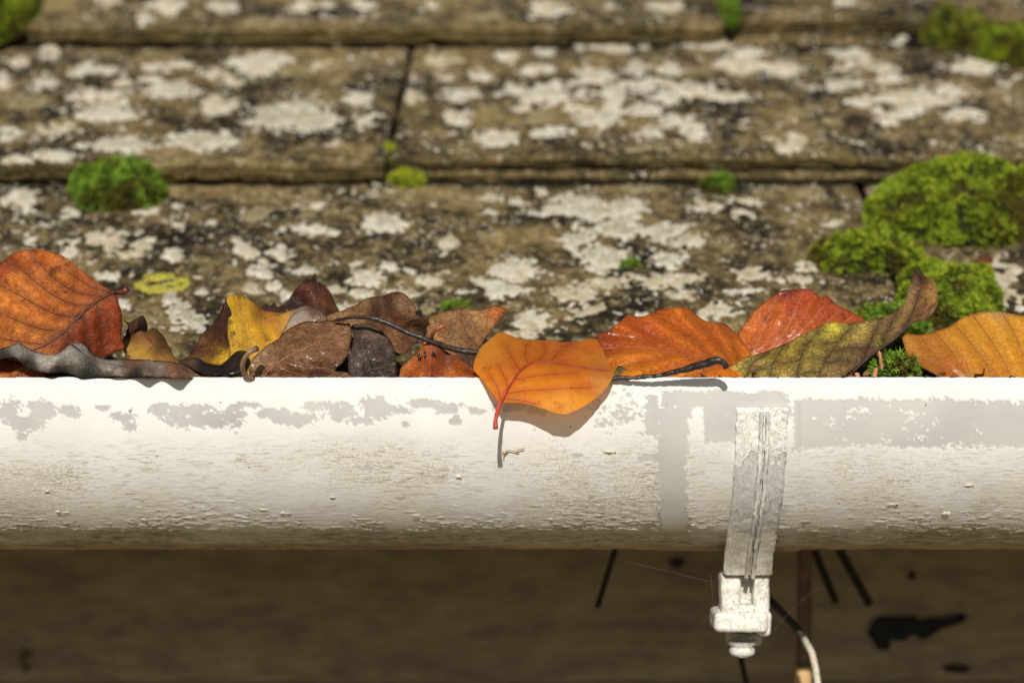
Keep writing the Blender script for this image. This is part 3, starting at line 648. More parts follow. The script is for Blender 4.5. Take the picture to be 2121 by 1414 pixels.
def turned(name, cx, y0, y1, dep, r_px, mat, parent, sides, prof_, dirt=.3, bare=0.0):
    c0, c1 = P(cx, y0, dep), P(cx, y1, dep); rv = r_px / F * dep; V_, n = [], len(prof_)
    for t, k in prof_:
        z = c0[2] + (c1[2] - c0[2]) * t
        for q in range(sides):
            a = 2 * math.pi * (q + .5) / sides; V_.append((c0[0] + rv * k * math.cos(a), dep + rv * k * math.sin(a), z))
    V_ = np.array(V_); V_ = V_ + .00025 * np.stack([fbm(V_[:, 0] * 400, V_[:, 1] * 400, V_[:, 2] * 400, 30 + s_, 3) for s_ in (0, 1, 2)], -1)
    f = []
    for i in range(n - 1):
        for q in range(sides): f.append([i * sides + q, i * sides + (q + 1) % sides, (i + 1) * sides + (q + 1) % sides, (i + 1) * sides + q])
    f += [list(range(sides)), list(range((n - 1) * sides, n * sides))[::-1]]
    return mesh(name, V_, f, mat, parent, True, {'dirt': np.full(len(V_), dirt), 'bare': np.full(len(V_), bare)})
turned('nut', 1541, 1306, 1334, .7155, 38, M_BRK, br, 24, [(0, 1.0), (.7, 1.0), (.95, .9), (1, .85)], .9, .3)
turned('bolt_end', 1537, 1326, 1358, .709, 27, M_BRK, br, 24, [(0, 1.1), (.18, 1.12), (.3, .92), (.45, .88), (.55, .98), (.8, .98), (.92, .85), (1, .6)], .35, .2)

# ------------------------------------------------------------------ leaves
GL = 'fallen autumn leaves lying in the gutter'
SEED = [0]
def make_leaf(label, outline, depth, pig, mat, midrib=None, veins=(), stalk=None, corr=.6, up=1, wob=.5, thick=.00028, fl=.6, over=False, crum=.6, edge=.45, sp=5.5, ragged=1.2,
              name='fallen_leaf', extra=(), vcol=(.10, .03, .014), vr=.17, mr=.42, group=GL, rootlabel=True, parent=None, vwide=22.0):
    """outline and veins as seen from the front, depth in mm behind the gutter lip; every blade is a curved, thick sheet"""
    SEED[0] += 1; sd = SEED[0]
    dm_ = min(q[2] for q in depth); depth = [(x_, y_, dm_ + (d_ - dm_) * fl) for x_, y_, d_ in depth]
    df = tps(depth); lines = ([midrib] if midrib else []) + list(veins)
    sl_ = [spline(l, 6) for l in lines]
    def D(q):
        q = np.asarray(q, float)
        d = df(q[:, 0], q[:, 1]) + wob * fbm(q[:, 0] / 60, q[:, 1] / 60, sd, 300 + sd, 3) + .22 * fbm(q[:, 0] / 12, q[:, 1] / 12, sd, 330, 2) + crum * (.6 * fbm(q[:, 0] / 34, q[:, 1] / 34, sd, 340, 3) + .25 * np.abs(fbm(q[:, 0] / 18, q[:, 1] / 18, sd, 345, 2)))
        if sl_:
            vd_ = np.min([segdist(l, q) for l in sl_], 0); d = d - up * corr * (1 - np.exp(-(vd_ / vwide) ** 2))
        if not over: d = np.where(q[:, 1] > 772, np.maximum(d, 4.6), d)
        return LIP + d / 1000.0
    poly = spline(outline, 5, True)
    if ragged:
        cen = poly.mean(0); a = np.arange(len(poly)); rr_ = poly - cen
        nrm = np.roll(poly, -1, 0) - np.roll(poly, 1, 0); nrm = np.stack([nrm[:, 1], -nrm[:, 0]], -1); nrm /= np.linalg.norm(nrm, axis=1)[:, None] + 1e-9
        poly = poly + nrm * (ragged * fbm(a * .35, sd, 0, 350 + sd, 3))[:, None]
    v2, f = fill2d(poly, sp)
    dep = D(v2); v = np.stack([(v2[:, 0] - CX) / F * dep, dep, (CY - v2[:, 1]) / F * dep], -1)
    pc = np.array([[p_[0], p_[1]] for p_ in pig], float); cc = np.array([p_[2] for p_ in pig], float)
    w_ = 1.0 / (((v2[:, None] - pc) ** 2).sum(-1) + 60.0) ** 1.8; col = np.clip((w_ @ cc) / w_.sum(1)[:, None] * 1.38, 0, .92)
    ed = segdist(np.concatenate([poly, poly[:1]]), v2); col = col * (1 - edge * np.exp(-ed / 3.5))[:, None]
    vd = np.min([segdist(l, v2) for l in sl_], 0) / 100.0 if sl_ else np.ones(len(v2))
    if parent is None:
        base = v[np.argmin(v[:, 2])]
        root = thing(name, base, label, 'leaf', group)
    else: root = parent
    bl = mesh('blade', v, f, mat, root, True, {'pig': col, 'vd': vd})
    if thick:
        so = bl.modifiers.new('thickness', 'SOLIDIFY'); so.thickness = thick; so.offset = 0
    for i, l in enumerate(sl_):
        isM = midrib is not None and i == 0
        dd = D(l[:, :2]); r0 = (mr if isM else vr * 1.25) / 1000; rad = np.linspace(r0, r0 * .45, len(l))
        pts = np.stack([(l[:, 0] - CX) / F * dd, dd - .00012, (CY - l[:, 1]) / F * dd], -1)
        vc = vmat(vcol); tube('midrib' if isM else 'vein', pts, rad, vc, root, 6)
    if stalk:
        sk, rads, scol = stalk; l = spline(sk, 6); dd = LIP + l[:, 2] / 1000
        pts = np.stack([(l[:, 0] - CX) / F * dd, dd, (CY - l[:, 1]) / F * dd], -1)
        rad = np.interp(np.linspace(0, 1, len(l)), np.linspace(0, 1, len(rads)), rads) / F * dd
        tube('stalk', pts, rad, vmat(scol, .35), root, 10, rough=.00012)
    return root
_vm = {}
def vmat(c, r=.5):
    if (c, r) not in _vm: _vm[(c, r)] = plain('leaf_vein', c, r, 500, .35, .5, .0004, .4)
    return _vm[(c, r)]

RUST, RUSTD, ORNG, ORNL = (.46, .125, .018), (.20, .036, .010), (.62, .17, .014), (.80, .235, .016)
M_RUST = leaf_mat('rust_leaf', .6, .0, .32, .85, (.07, .02, .008), (.07, .016, .007), .5, 1, .25, .75, 170, .6)
M_GREYL = leaf_mat('grey_dead_leaf', .75, .0, .12, .35, (.03, .024, .018), (.03, .024, .018), .5, 2, .2, .5, 120, 1.0)
M_YEL = leaf_mat('yellow_leaf', .55, .05, .34, .95, (.05, .06, .012), (.30, .13, .02), .5, 3, .15, .35, 130, .7)
M_BROWN = leaf_mat('brown_leaf', .55, .28, .25, .6, (.035, .017, .009), (.05, .022, .01), .35, 4, .35, .7, 210, 1.0)
M_DARK = leaf_mat('dark_wet_leaf', .5, .35, .15, .6, (.012, .009, .008), (.015, .01, .008), .4, 5, .25, .7, 190, 1.0)
M_TANL = leaf_mat('tan_leaf', .65, .0, .35, .5, (.07, .03, .015), (.12, .05, .025), .5, 6, .5, .6, 150, 1.0)
M_ORNG = leaf_mat('orange_leaf', .5, .12, .42, .35, (.18, .03, .01), (.36, .05, .012), .45, 7, .0, .22, 300, .6, .12)
M_ORN2 = leaf_mat('orange_wet_leaf', .48, .3, .34, .5, (.10, .02, .008), (.24, .045, .01), .6, 8, .12, .30, 230, .9)
M_RED = leaf_mat('red_glossy_leaf', .4, .8, .35, .6, (.07, .012, .01), (.22, .04, .02), .35, 9, .10, .38, 240, .7)
M_OLIVE = leaf_mat('olive_leaf', .6, .04, .3, .5, (.10, .05, .02), (.035, .013, .008), .75, 10, .55, .5, 80, .6)
M_OCHRE = leaf_mat('ochre_leaf', .5, .1, .36, .3, (.12, .03, .01), (.34, .12, .015), .4, 11, .12, .28, 260, .8)

make_leaf('big rust brown beech leaf standing upright at the left end', 
  [(-40,556),(0,545),(30,523),(70,516),(120,525),(150,545),(185,572),(215,592),(233,603),(245,625),(254,660),(251,695),(258,720),(235,730),(215,745),(180,775),(120,806),(40,806),(-60,806),(-130,700),(-100,600)],
  [(70,520,42),(0,548,44),(-100,620,46),(150,548,36),(233,604,28),(120,617,27),(40,640,27),(165,655,17),(95,712,12),(30,760,9),(254,680,30),(215,735,24),(120,800,15),(-100,780,20)],
  [(70,530,RUST),(120,580,(.54,.17,.025)),(30,600,(.58,.20,.03)),(60,680,(.58,.20,.034)),(180,600,RUST),(0,550,(.33,.07,.014)),(210,690,(.28,.052,.012)),(160,730,RUSTD),(250,650,(.26,.05,.012)),(100,640,(.55,.17,.03))],
  M_RUST, [(240,603),(205,622),(165,655),(130,690),(95,715),(65,728),(20,762)],
  [[(229,605),(199,598),(168,582),(132,556)],[(211,614),(173,610),(132,592),(102,567),(69,533)],[(188,631),(153,630),(120,617),(84,592),(51,564),(18,544)],[(158,656),(127,654),(97,643),(61,623),(31,607),(-10,585)],[(115,684),(84,681),(51,670),(0,649)],[(87,713),(38,707),(-10,699)],[(201,633),(204,658),(211,699),(214,735)],[(173,651),(181,691),(181,740)],[(140,679),(143,730)]],
  ([(228,607,28),(245,606,25),(255,606,23),(263,599,22)], [4, 4, 5.5, 6], (.13,.03,.015)), corr=1.6, up=1, mr=.55, vr=.2, vcol=(.07,.018,.008), vwide=20)
make_leaf('dull red brown leaf in shade under the grey curled leaf', [(-60,735),(60,755),(150,765),(230,765),(240,806),(100,808),(-60,808)], [(-50,740,10),(60,760,9),(200,780,12),(0,800,8)], [(0,770,(.16,.035,.012)),(200,780,(.09,.03,.014))], M_RUST)
make_leaf('dark grey curled leaf draped along the lip below the rust leaf',
  [(-60,738),(0,722),(15,718),(38,711),(64,724),(102,735),(127,728),(143,715),(158,709),(176,715),(193,733),(219,744),(260,744),(310,746),(360,750),(395,762),(424,781),(395,784),(330,780),(280,781),(225,779),(190,783),(165,783),(140,772),(100,772),(60,764),(40,748),(20,740),(-60,756)],
  [(-40,735,12),(38,712,10),(102,736,7),(158,710,12),(219,745,10),(310,747,12),(395,763,10),(420,781,4),(38,733,1),(100,752,-2),(160,745,-3),(225,762,-4.5),(300,765,-4),(360,768,-3),(60,764,3),(140,771,1),(190,782,0),(225,778,-1),(280,780,-2),(330,779,-2),(-40,754,2)],
  [(38,715,(.24,.22,.19)),(160,720,(.36,.335,.29)),(100,745,(.40,.37,.32)),(230,760,(.42,.37,.31)),(320,760,(.32,.25,.19)),(270,746,(.22,.10,.045)),(360,755,(.20,.095,.05)),(190,780,(.012,.010,.009)),(280,779,(.012,.010,.009)),(60,762,(.014,.011,.01)),(120,768,(.014,.012,.01)),(10,745,(.02,.016,.014))],  # near-black entries paint the shade under the curl into the leaf colour
  M_GREYL, over=True, fl=1, midrib=[(150,715),(185,745),(215,775)], veins=[[(190,748),(250,758),(330,768)]], corr=.5, wob=.6, vcol=(.04,.03,.024), sp=4.5)
cl_ = make_leaf('small curled brown and yellow leaf with crumpled tip beside the rust leaf',
  [(254,702),(270,690),(285,682),(300,688),(318,679),(335,692),(347,712),(362,742),(375,752),(372,806),(300,806),(275,750),(256,728)],
  [(256,702,36),(285,682,30),(318,680,40),(335,692,42),(347,712,38),(300,715,24),(280,730,20),(320,740,20),(365,748,30),(330,800,12),(325,700,30)],
  [(270,698,(.12,.05,.02)),(290,690,(.12,.05,.025)),(320,688,(.15,.06,.022)),(335,703,(.14,.06,.022)),(310,700,(.17,.07,.025)),(345,722,(.22,.09,.03)),(265,716,(.52,.34,.07)),(295,730,(.56,.36,.07)),(335,742,(.56,.34,.07)),(280,745,(.5,.3,.06)),(330,722,(.2,.08,.025)),(305,712,(.3,.15,.04))],
  M_YEL, [(300,690),(318,715),(345,745)], [[(318,715),(300,735)],[(310,702),(280,712)]], corr=.9, wob=1.6, sp=4, fl=1)
make_leaf(None, [(255,664),(270,668),(285,657),(296,653),(303,666),(305,684),(299,694),(288,682),(276,692),(266,706),(261,690),(266,675)], [(256,664,40),(285,658,28),(300,660,34),(303,684,37),(288,680,27),(270,690,30),(264,700,33)],
  [(260,665,(.03,.015,.012)),(290,662,(.16,.065,.03)),(300,680,(.08,.03,.018)),(272,680,(.13,.06,.03)),(285,672,(.05,.02,.014))], M_BROWN, parent=cl_, fl=1, wob=1.8, sp=3.5)
yl = make_leaf('yellow leaf with green black blotches and a curled brown edge',
  [(471,611),(485,612),(504,613),(528,627),(543,639),(572,647),(602,643),(637,632),(662,640),(676,662),(640,690),(600,720),(560,745),(530,765),(505,780),(482,770),(478,740),(476,715),(472,690),(473,663),(477,643),(470,628)],
  [(471,612,25),(504,614,34),(543,640,40),(602,645,40),(660,642,40),(474,663,20),(477,735,13),(540,700,24),(600,690,30),(640,665,33),(510,770,12),(520,650,30)],
  [(480,620,(.66,.40,.03)),(510,630,(.62,.37,.03)),(490,680,(.66,.40,.03)),(540,690,(.66,.37,.02)),(560,720,(.7,.38,.02)),(515,720,(.62,.38,.04)),(560,650,(.48,.22,.03)),(590,660,(.56,.30,.05)),(620,655,(.25,.18,.14)),(650,648,(.12,.065,.04)),(640,670,(.22,.18,.15)),(545,642,(.25,.10,.02))],
  M_YEL, None, [[(495,628),(503,670),(512,715),(512,760)],[(530,635),(540,670),(548,712)],[(570,652),(580,672),(585,695)],[(476,700),(495,712),(508,718)]], corr=.5, wob=.9, vcol=(.30,.12,.02), vr=.14)
make_leaf(None, [(471,611),(466,625),(455,650),(440,672),(420,690),(408,715),(390,738),(378,746),(400,754),(430,752),(455,756),(480,742),(477,715),(474,663),(478,643),(470,628)],
  [(471,612,25),(474,663,20),(478,735,13),(440,672,34),(408,715,34),(380,746,30),(430,752,15),(455,700,24)],
  [(465,640,(.10,.038,.018)),(450,690,(.075,.03,.016)),(410,725,(.14,.055,.02)),(440,735,(.14,.06,.02)),(470,700,(.07,.026,.014)),(465,745,(.60,.36,.03)),(445,752,(.60,.36,.03))],  # dead brown side, darkened for the shade of its curl
  M_BROWN, None, [[(468,630),(450,690),(405,735)]], corr=.8, wob=1.8, parent=yl, sp=4, vcol=(.06,.025,.014))
make_leaf('wet leaf edge painted black brown for its shade and rolled at the lip below the yellow leaf',
  [(372,748),(407,741),(433,755),(458,756),(481,735),(494,727),(514,731),(508,752),(500,768),(470,776),(420,773),(392,760)],
  [(374,748,16),(433,754,8),(490,730,12),(512,732,10),(470,775,2),(400,762,6),(450,765,2)], [(430,760,(.018,.012,.009)),(500,740,(.022,.014,.010)),(385,752,(.10,.06,.03))], M_DARK, wob=.8, sp=4.5, over=True, fl=1)  # dark entries carry the shade that the rolled edge lies in
make_leaf('yellow leaf scrap showing beneath the black rolled leaf edge', [(395,765),(440,772),(470,780),(500,762),(525,770),(530,806),(395,806)], [(400,770,10),(460,780,8),(520,770,12),(450,800,6)], [(430,780,(.62,.40,.06)),(500,775,(.62,.38,.05)),(460,785,(.1,.05,.02))], M_YEL)
M_WET = leaf_mat('wet_silvered_leaf', .16, 1.0, .1, .6, (.05, .03, .02), (.05, .03, .02), .3, 12, .0, .5, 240, 1.0)
make_leaf(None, [(604,655),(618,646),(640,640),(664,642),(676,662),(660,672),(640,680),(615,690),(592,700),(580,700),(590,680)], [(605,655,24),(664,643,21),(640,680,18),(585,698,18),(620,665,19)],
  [(620,665,(.30,.26,.22)),(655,655,(.12,.07,.04)),(600,690,(.34,.26,.14))], M_WET, parent=yl, fl=1, wob=1.2, sp=3.5)
make_leaf('dark red brown leaf with sharp upright tip behind the yellow leaf',
  [(652,566),(660,585),(680,600),(693,625),(705,652),(698,672),(665,690),(640,690),(615,665),(600,647),(586,640),(598,620),(612,600),(632,585),(645,577)],
  [(652,567,58),(640,600,46),(690,620,54),(705,655,50),(590,640,46),(640,650,42),(660,640,40),(650,690,34),(625,632,49)],
  [(652,575,(.05,.02,.016)),(640,600,(.13,.035,.016)),(675,620,(.17,.06,.018)),(620,635,(.045,.017,.012)),(690,650,(.15,.055,.02)),(650,655,(.09,.035,.022)),(605,635,(.05,.018,.012))],
  M_DARK, [(652,568),(660,600),(663,640),(660,670)], [[(660,600),(685,630)],[(661,605),(635,612),(612,625)],[(663,635),(690,655)]], crum=1.6, corr=1.2, wob=1.2, sp=4, vcol=(.06,.025,.015))
make_leaf('small torn dark brown leaf scrap behind the yellow leaf', [(540,640),(550,628),(560,634),(568,625),(575,637),(586,632),(594,642),(580,655),(555,655)], [(545,640,48),(570,630,50),(590,642,48),(565,655,44)], [(565,640,(.07,.035,.025))], M_DARK, wob=1.5, sp=3.5)
make_leaf('brown leaf with pale midrib lying on the lip left of centre',
  [(518,752),(527,738),(536,729),(554,715),(576,702),(593,685),(615,671),(637,666),(655,666),(692,663),(712,663),(725,671),(729,691),(723,722),(714,745),(694,768),(722,774),(736,806),(640,808),(540,808),(525,790),(516,770)],
  [(520,752,5),(545,728,12),(593,687,22),(640,667,27),(692,664,26),(727,674,20),(723,720,9),(694,765,5),(626,724,7),(563,761,4),(600,800,7),(725,800,8),(660,710,10),(640,760,4),(530,795,7)],
  [(540,745,(.34,.21,.11)),(600,700,(.27,.14,.065)),(680,680,(.29,.155,.075)),(640,735,(.27,.15,.075)),(690,730,(.28,.14,.065)),(600,770,(.17,.065,.025)),(660,765,(.13,.05,.022)),(700,790,(.26,.15,.07)),(560,790,(.24,.12,.05)),(715,690,(.32,.18,.09))],
  M_BROWN, [(545,784),(563,761),(593,740),(626,724),(659,709),(699,694),(723,688)],
  [[(558,768),(556,745),(566,724),(580,706)],[(575,752),(577,730),(592,712),(612,696),(622,678)],[(611,732),(622,708),(642,690),(664,672)],[(650,713),(662,697),(682,682),(705,668)],[(640,718),(652,730),(680,740),(712,742)],[(675,704),(690,718),(720,722)],[(593,740),(615,750),(650,760),(685,764)],[(575,755),(600,770),(640,778)]],
  ([(532,722,-6),(522,726,-8),(510,737,-8),(502,756,-6),(506,773,-3),(518,783,-1),(530,786,1)], [7,4.5,5,5.5,5.5,5,4], (.20,.125,.075)), crum=.7, corr=1.0, vcol=(.22,.085,.03), mr=.38, vr=.16, wob=.6, up=1, vwide=15)
make_leaf('blackish brown wet leaf standing right against the brown leaf with midrib',
  [(727,674),(747,671),(778,674),(795,689),(811,709),(819,737),(822,772),(818,806),(735,806),(721,760),(727,726),(732,698)],
  [(730,675,22),(778,675,21),(811,709,15),(822,770,6),(727,740,9),(765,730,8),(770,795,6),(735,795,7)],
  [(745,685,(.12,.085,.06)),(780,690,(.13,.088,.06)),(790,740,(.085,.055,.04)),(740,740,(.095,.07,.06)),(770,775,(.05,.035,.03)),(810,760,(.05,.03,.02))],
  M_DARK, [(733,680),(748,708),(760,745),(775,790)], [[(748,708),(775,705),(808,712)],[(757,735),(785,728),(815,738)],[(740,700),(732,725)],[(768,765),(795,762),(820,770)]], crum=1.6, corr=1.1, vcol=(.05,.035,.03), wob=.6, vwide=16)
make_leaf('tan dead leaf with rolled crest behind the long dark stem',
  [(668,662),(703,645),(732,634),(764,617),(791,613),(813,604),(835,607),(852,623),(861,634),(863,652),(887,663),(888,680),(876,695),(858,712),(840,730),(800,740),(740,730),(690,690)],
  [(670,662,32),(732,636,38),(764,618,44),(791,614,47),(813,605,38),(835,608,42),(860,640,36),(887,668,38),(875,693,44),(800,660,43),(830,650,33),(760,650,30),(780,700,26),(840,725,26),(700,685,26),(850,680,42)],
  [(700,650,(.40,.24,.11)),(750,635,(.35,.20,.085)),(780,640,(.10,.055,.03)),(795,625,(.09,.05,.03)),(830,620,(.25,.15,.08)),(845,650,(.33,.19,.085)),(815,680,(.30,.15,.06)),(870,675,(.09,.045,.025)),(850,690,(.2,.1,.045)),(780,690,(.26,.13,.055)),(820,612,(.12,.065,.035))],  # dark entries at the crest fold paint its crease shadow
  M_TANL, [(815,610),(800,650),(785,720)], [[(806,640),(830,650),(850,645)],[(798,668),(830,680),(850,700)],[(730,640),(760,650),(785,660)]], crum=1.6, corr=1.2, wob=1.4, sp=4.5)
make_leaf('pale tan leaf with orange pointed tip behind the folded orange leaf',
  [(880,700),(888,659),(905,650),(919,646),(958,637),(998,642),(1026,633),(1049,641),(1038,657),(1018,685),(998,713),(985,730),(975,770),(900,770),(860,745)],
  [(888,660,44),(958,638,48),(1049,642,42),(1000,670,38),(998,712,28),(940,700,30),(958,707,24),(890,700,32),(930,765,22)],
  [(910,665,(.40,.22,.09)),(970,655,(.42,.24,.10)),(1035,645,(.48,.16,.04)),(1000,690,(.46,.25,.09)),(940,700,(.36,.21,.10)),(900,730,(.44,.19,.06)),(970,715,(.3,.16,.07)),(965,738,(.07,.035,.02))],
  M_TANL, [(958,640),(955,660),(965,690),(975,715)], [[(960,670),(985,680),(1005,690)],[(956,660),(935,675),(925,690)]], crum=1.6, corr=1.0, wob=1.4, vcol=(.15,.06,.03))
fo_ = make_leaf('folded orange leaf with upright red stalk and black specks',
  [(893,702),(882,711),(868,722),(858,735),(840,752),(828,768),(818,806),(980,806),(995,785),(980,765),(960,750),(945,738),(925,729),(906,714)],
  [(893,703,9),(868,722,14),(828,770,16),(845,800,13),(892,735,5),(890,790,5),(910,750,10),(925,730,15),(960,750,7),(990,780,2),(960,795,6),(925,770,12)],
  [(880,715,(.58,.20,.04)),(850,765,(.60,.17,.03)),(890,740,(.44,.11,.02)),(835,750,(.46,.22,.08)),(910,725,(.30,.12,.05)),(930,745,(.17,.09,.05)),(945,765,(.56,.16,.02)),(970,775,(.44,.13,.03)),(905,770,(.36,.09,.02))],
  M_ORN2, [(893,704),(893,735),(888,795)], [[(895,715),(915,748),(950,770),(985,783)],[(896,725),(905,765),(925,795)],[(892,722),(872,750),(850,790)],[(900,712),(935,735),(968,756)]],
  ([(893,706,8),(894,697,6),(900,685,3),(910,679,2),(920,673,2)], [5,4,4,4,5.5], (.30,.085,.05)), crum=1.6, corr=1.2, vcol=(.28,.06,.02), wob=.5, vwide=14)
for x, y, r_ in ((866,733,5.5),(870,739,4.5),(881,735,5),(884,744,5.5),(880,728,3.5),(894,736,5),(900,733,3.5),(896,729,4)):
    p_ = spline([(x, y - r_), (x + 1, y), (x - 1, y + r_ * 1.1)], 1.5); dd = LIP + (5.0 + (y - 728) * .05) / 1000
    tube('speck', np.stack([(p_[:, 0] - CX) / F * dd, np.full(len(p_), dd - .0012), (CY - p_[:, 1]) / F * dd], -1), r_ * .5 / F * dd * np.sin(np.linspace(.3, 2.8, len(p_))), M_TWIG, fo_, 7, rough=.0003)
make_leaf('bright orange leaf hanging over the lip at the centre with red midrib',
  [(981,753),(987,736),(998,716),(1015,702),(1035,688),(1052,692),(1080,702),(1125,705),(1182,708),(1224,700),(1240,707),(1253,733),(1260,753),(1272,770),(1264,792),(1241,818),(1210,841),(1176,856),(1154,855),(1125,846),(1089,836),(1055,834),(1038,833),(1026,823),(1012,804),(998,784),(984,770)],
  [(1035,690,20),(981,753,4),(1125,706,23),(1224,702,20),(1260,753,4),(1272,770,-1),(1110,748,4),(1190,757,2),(1100,790,-4.5),(1000,782,-3),(1030,825,-8),(1089,835,-9),(1165,855,-9.5),(1240,818,-5.5),(1180,805,-7)],
  [(1040,700,(.55,.19,.02)),(1015,730,(.60,.22,.025)),(1120,725,(.60,.17,.018)),(1180,735,(.58,.16,.02)),(1230,720,(.55,.15,.018)),(1240,738,(.50,.19,.03)),(1200,770,(.60,.19,.02)),(1245,775,(.50,.22,.045)),(1100,800,ORNL),(1160,820,(.70,.27,.02)),(1180,845,(.72,.28,.02)),(1030,790,ORNL),(1060,770,(.60,.19,.02)),(1150,785,ORNL)],
  M_ORNG, [(1036,832),(1048,812),(1062,790),(1078,768),(1095,755),(1112,748),(1150,752),(1200,760),(1262,768)],
  [[(1045,816),(1080,810),(1150,805),(1225,802)],[(1066,786),(1100,780),(1160,773),(1200,771)],[(1078,768),(1060,740),(1048,715)],[(1052,806),(1047,785),(1032,757)],[(1036,826),(1030,800),(1010,770)],[(1095,755),(1088,735),(1092,710)],[(1140,750),(1160,725),(1182,711)],[(1042,826),(1075,828),(1110,836)],[(1112,748),(1130,730),(1128,712)]],
  ([(1050,806,-6.8),(1040,826,-9),(1033,842,-11),(1028,862,-13),(1026,876,-14.2),(1027,888,-14.8)], [3.5,4,4,4.5,4.5,6], (.42,.055,.03)), over=True, fl=1, thick=0, edge=.12, corr=.8, up=1, wob=.7, vcol=(.26,.035,.015), mr=.42, vr=.12, vwide=20)
make_leaf('pale olive leaf scrap tucked between orange leaf and black twig', [(1273,770),(1282,757),(1300,768),(1314,780),(1310,800),(1275,800)], [(1275,770,6),(1283,758,10),(1312,780,6),(1290,798,6)], [(1290,778,(.34,.27,.08))], M_OLIVE, None, [[(1282,760),(1290,790)]], sp=3.5, corr=.3)
make_leaf('fluted deep orange leaf right of the hanging leaf',
  [(1237,702),(1240,691),(1264,685),(1266,679),(1286,663),(1303,651),(1323,657),(1347,651),(1372,640),(1416,637),(1433,645),(1457,663),(1477,668),(1499,670),(1514,680),(1529,697),(1543,714),(1556,736),(1545,770),(1530,806),(1265,806),(1255,770),(1250,740),(1245,720)],
  [(1240,695,30),(1303,653,42),(1416,640,50),(1499,672,46),(1552,734,34),(1320,715,25),(1440,740,17),(1500,752,14),(1300,770,9),(1400,785,7),(1500,800,8),(1380,680,38),(1260,790,10)],
  [(1300,680,(.52,.12,.012)),(1400,660,(.56,.15,.014)),(1480,690,(.55,.14,.014)),(1340,735,(.66,.20,.015)),(1300,775,(.68,.23,.015)),(1420,775,(.66,.20,.014)),(1440,720,(.55,.15,.015)),(1340,700,(.46,.09,.012)),(1520,730,(.62,.18,.015)),(1250,700,(.34,.06,.012))],
  M_ORN2, [(1248,722),(1320,719),(1376,727),(1440,741),(1500,753)],
  [[(1484,747),(1438,702),(1396,672),(1372,645)],[(1433,738),(1372,707),(1330,683),(1304,656)],[(1514,752),(1494,717),(1460,680),(1432,650)],[(1531,748),(1519,707),(1501,675)],[(1376,727),(1320,705),(1250,697)],[(1400,731),(1350,745),(1280,762)],[(1450,743),(1400,760),(1330,790)],[(1490,752),(1450,775),(1410,800)]],
  None, corr=4.5, up=1, wob=.8, vcol=(.30,.06,.012), mr=.3, vr=.12, vwide=20)
make_leaf('glossy red leaf with notched top edge behind the olive leaf',
  [(1527,697),(1531,687),(1543,670),(1560,646),(1590,621),(1617,603),(1641,600),(1672,598),(1682,600),(1684,609),(1692,607),(1700,619),(1706,612),(1720,618),(1739,634),(1769,649),(1793,665),(1790,700),(1740,740),(1640,770),(1570,770),(1550,740)],
  [(1527,697,42),(1590,622,54),(1641,601,57),(1700,616,55),(1793,666,48),(1650,690,35),(1554,738,30),(1740,700,36),(1600,690,38),(1640,760,28)],
  [(1550,680,(.56,.15,.016)),(1600,650,(.52,.12,.014)),(1650,620,(.42,.07,.012)),(1720,640,(.40,.07,.012)),(1640,690,(.48,.11,.018)),(1700,680,(.48,.11,.016)),(1580,720,(.52,.12,.014)),(1640,603,(.2,.035,.02))],
  M_RED, [(1552,738),(1620,718),(1700,692),(1790,667)], [[(1556,736),(1582,680),(1608,615)],[(1590,727),(1630,680),(1662,605)],[(1630,715),(1680,665),(1712,625)],[(1680,698),(1715,665),(1742,640)],[(1725,685),(1752,665),(1770,652)]],
  None, fl=.34, corr=1.3, up=1, wob=.6, vcol=(.50,.17,.04), mr=.3, vr=.12, vwide=20)
make_leaf('long olive leaf with dark net veins curling up to a brown tip',
  [(1487,786),(1514,759),(1543,741),(1592,726),(1641,705),(1678,685),(1720,668),(1761,670),(1805,662),(1846,649),(1872,627),(1883,594),(1892,566),(1898,558),(1908,560),(1914,572),(1930,576),(1940,594),(1941,631),(1924,657),(1890,669),(1868,690),(1831,719),(1794,747),(1755,776),(1735,806),(1600,808),(1480,808)],
  [(1490,785,9),(1543,742,17),(1641,706,25),(1720,669,30),(1805,663,30),(1872,628,32),(1895,562,38),(1940,600,26),(1930,650,20),(1868,690,16),(1794,747,11),(1755,776,9),(1650,770,9),(1700,730,17),(1600,800,8),(1820,690,24),(1905,610,34),(1735,800,9)],
  [(1530,770,(.47,.36,.06)),(1600,750,(.45,.34,.055)),(1680,720,(.44,.34,.05)),(1720,690,(.52,.44,.05)),(1650,780,(.44,.32,.055)),(1780,690,(.38,.28,.065)),(1840,680,(.32,.21,.075)),(1890,620,(.42,.27,.10)),(1930,610,(.40,.22,.07)),(1920,645,(.22,.11,.045)),(1900,565,(.10,.055,.03)),(1740,740,(.24,.16,.04)),(1790,735,(.2,.12,.045))],
  M_OLIVE, [(1745,790),(1794,746),(1831,718),(1868,688),(1893,640),(1905,600),(1908,566)],
  [[(1545,795),(1556,755),(1592,730)],[(1596,800),(1600,755),(1628,712)],[(1645,800),(1658,745),(1668,718),(1700,682)],[(1685,800),(1710,749),(1736,708),(1765,674)],[(1785,752),(1798,719),(1822,665)],[(1825,722),(1835,688),(1860,645)],[(1658,745),(1630,752),(1602,748)],[(1710,749),(1690,742),(1660,742)],[(1736,708),(1715,712),(1700,705)],[(1600,755),(1575,765),(1555,768)],[(1698,770),(1670,772),(1650,778)],[(1725,725),(1760,722),(1798,720)],[(1710,750),(1745,748),(1780,752)]],
  None, corr=.6, up=1, wob=.8, vcol=(.035,.013,.008), mr=.3, vr=.15, vwide=14)
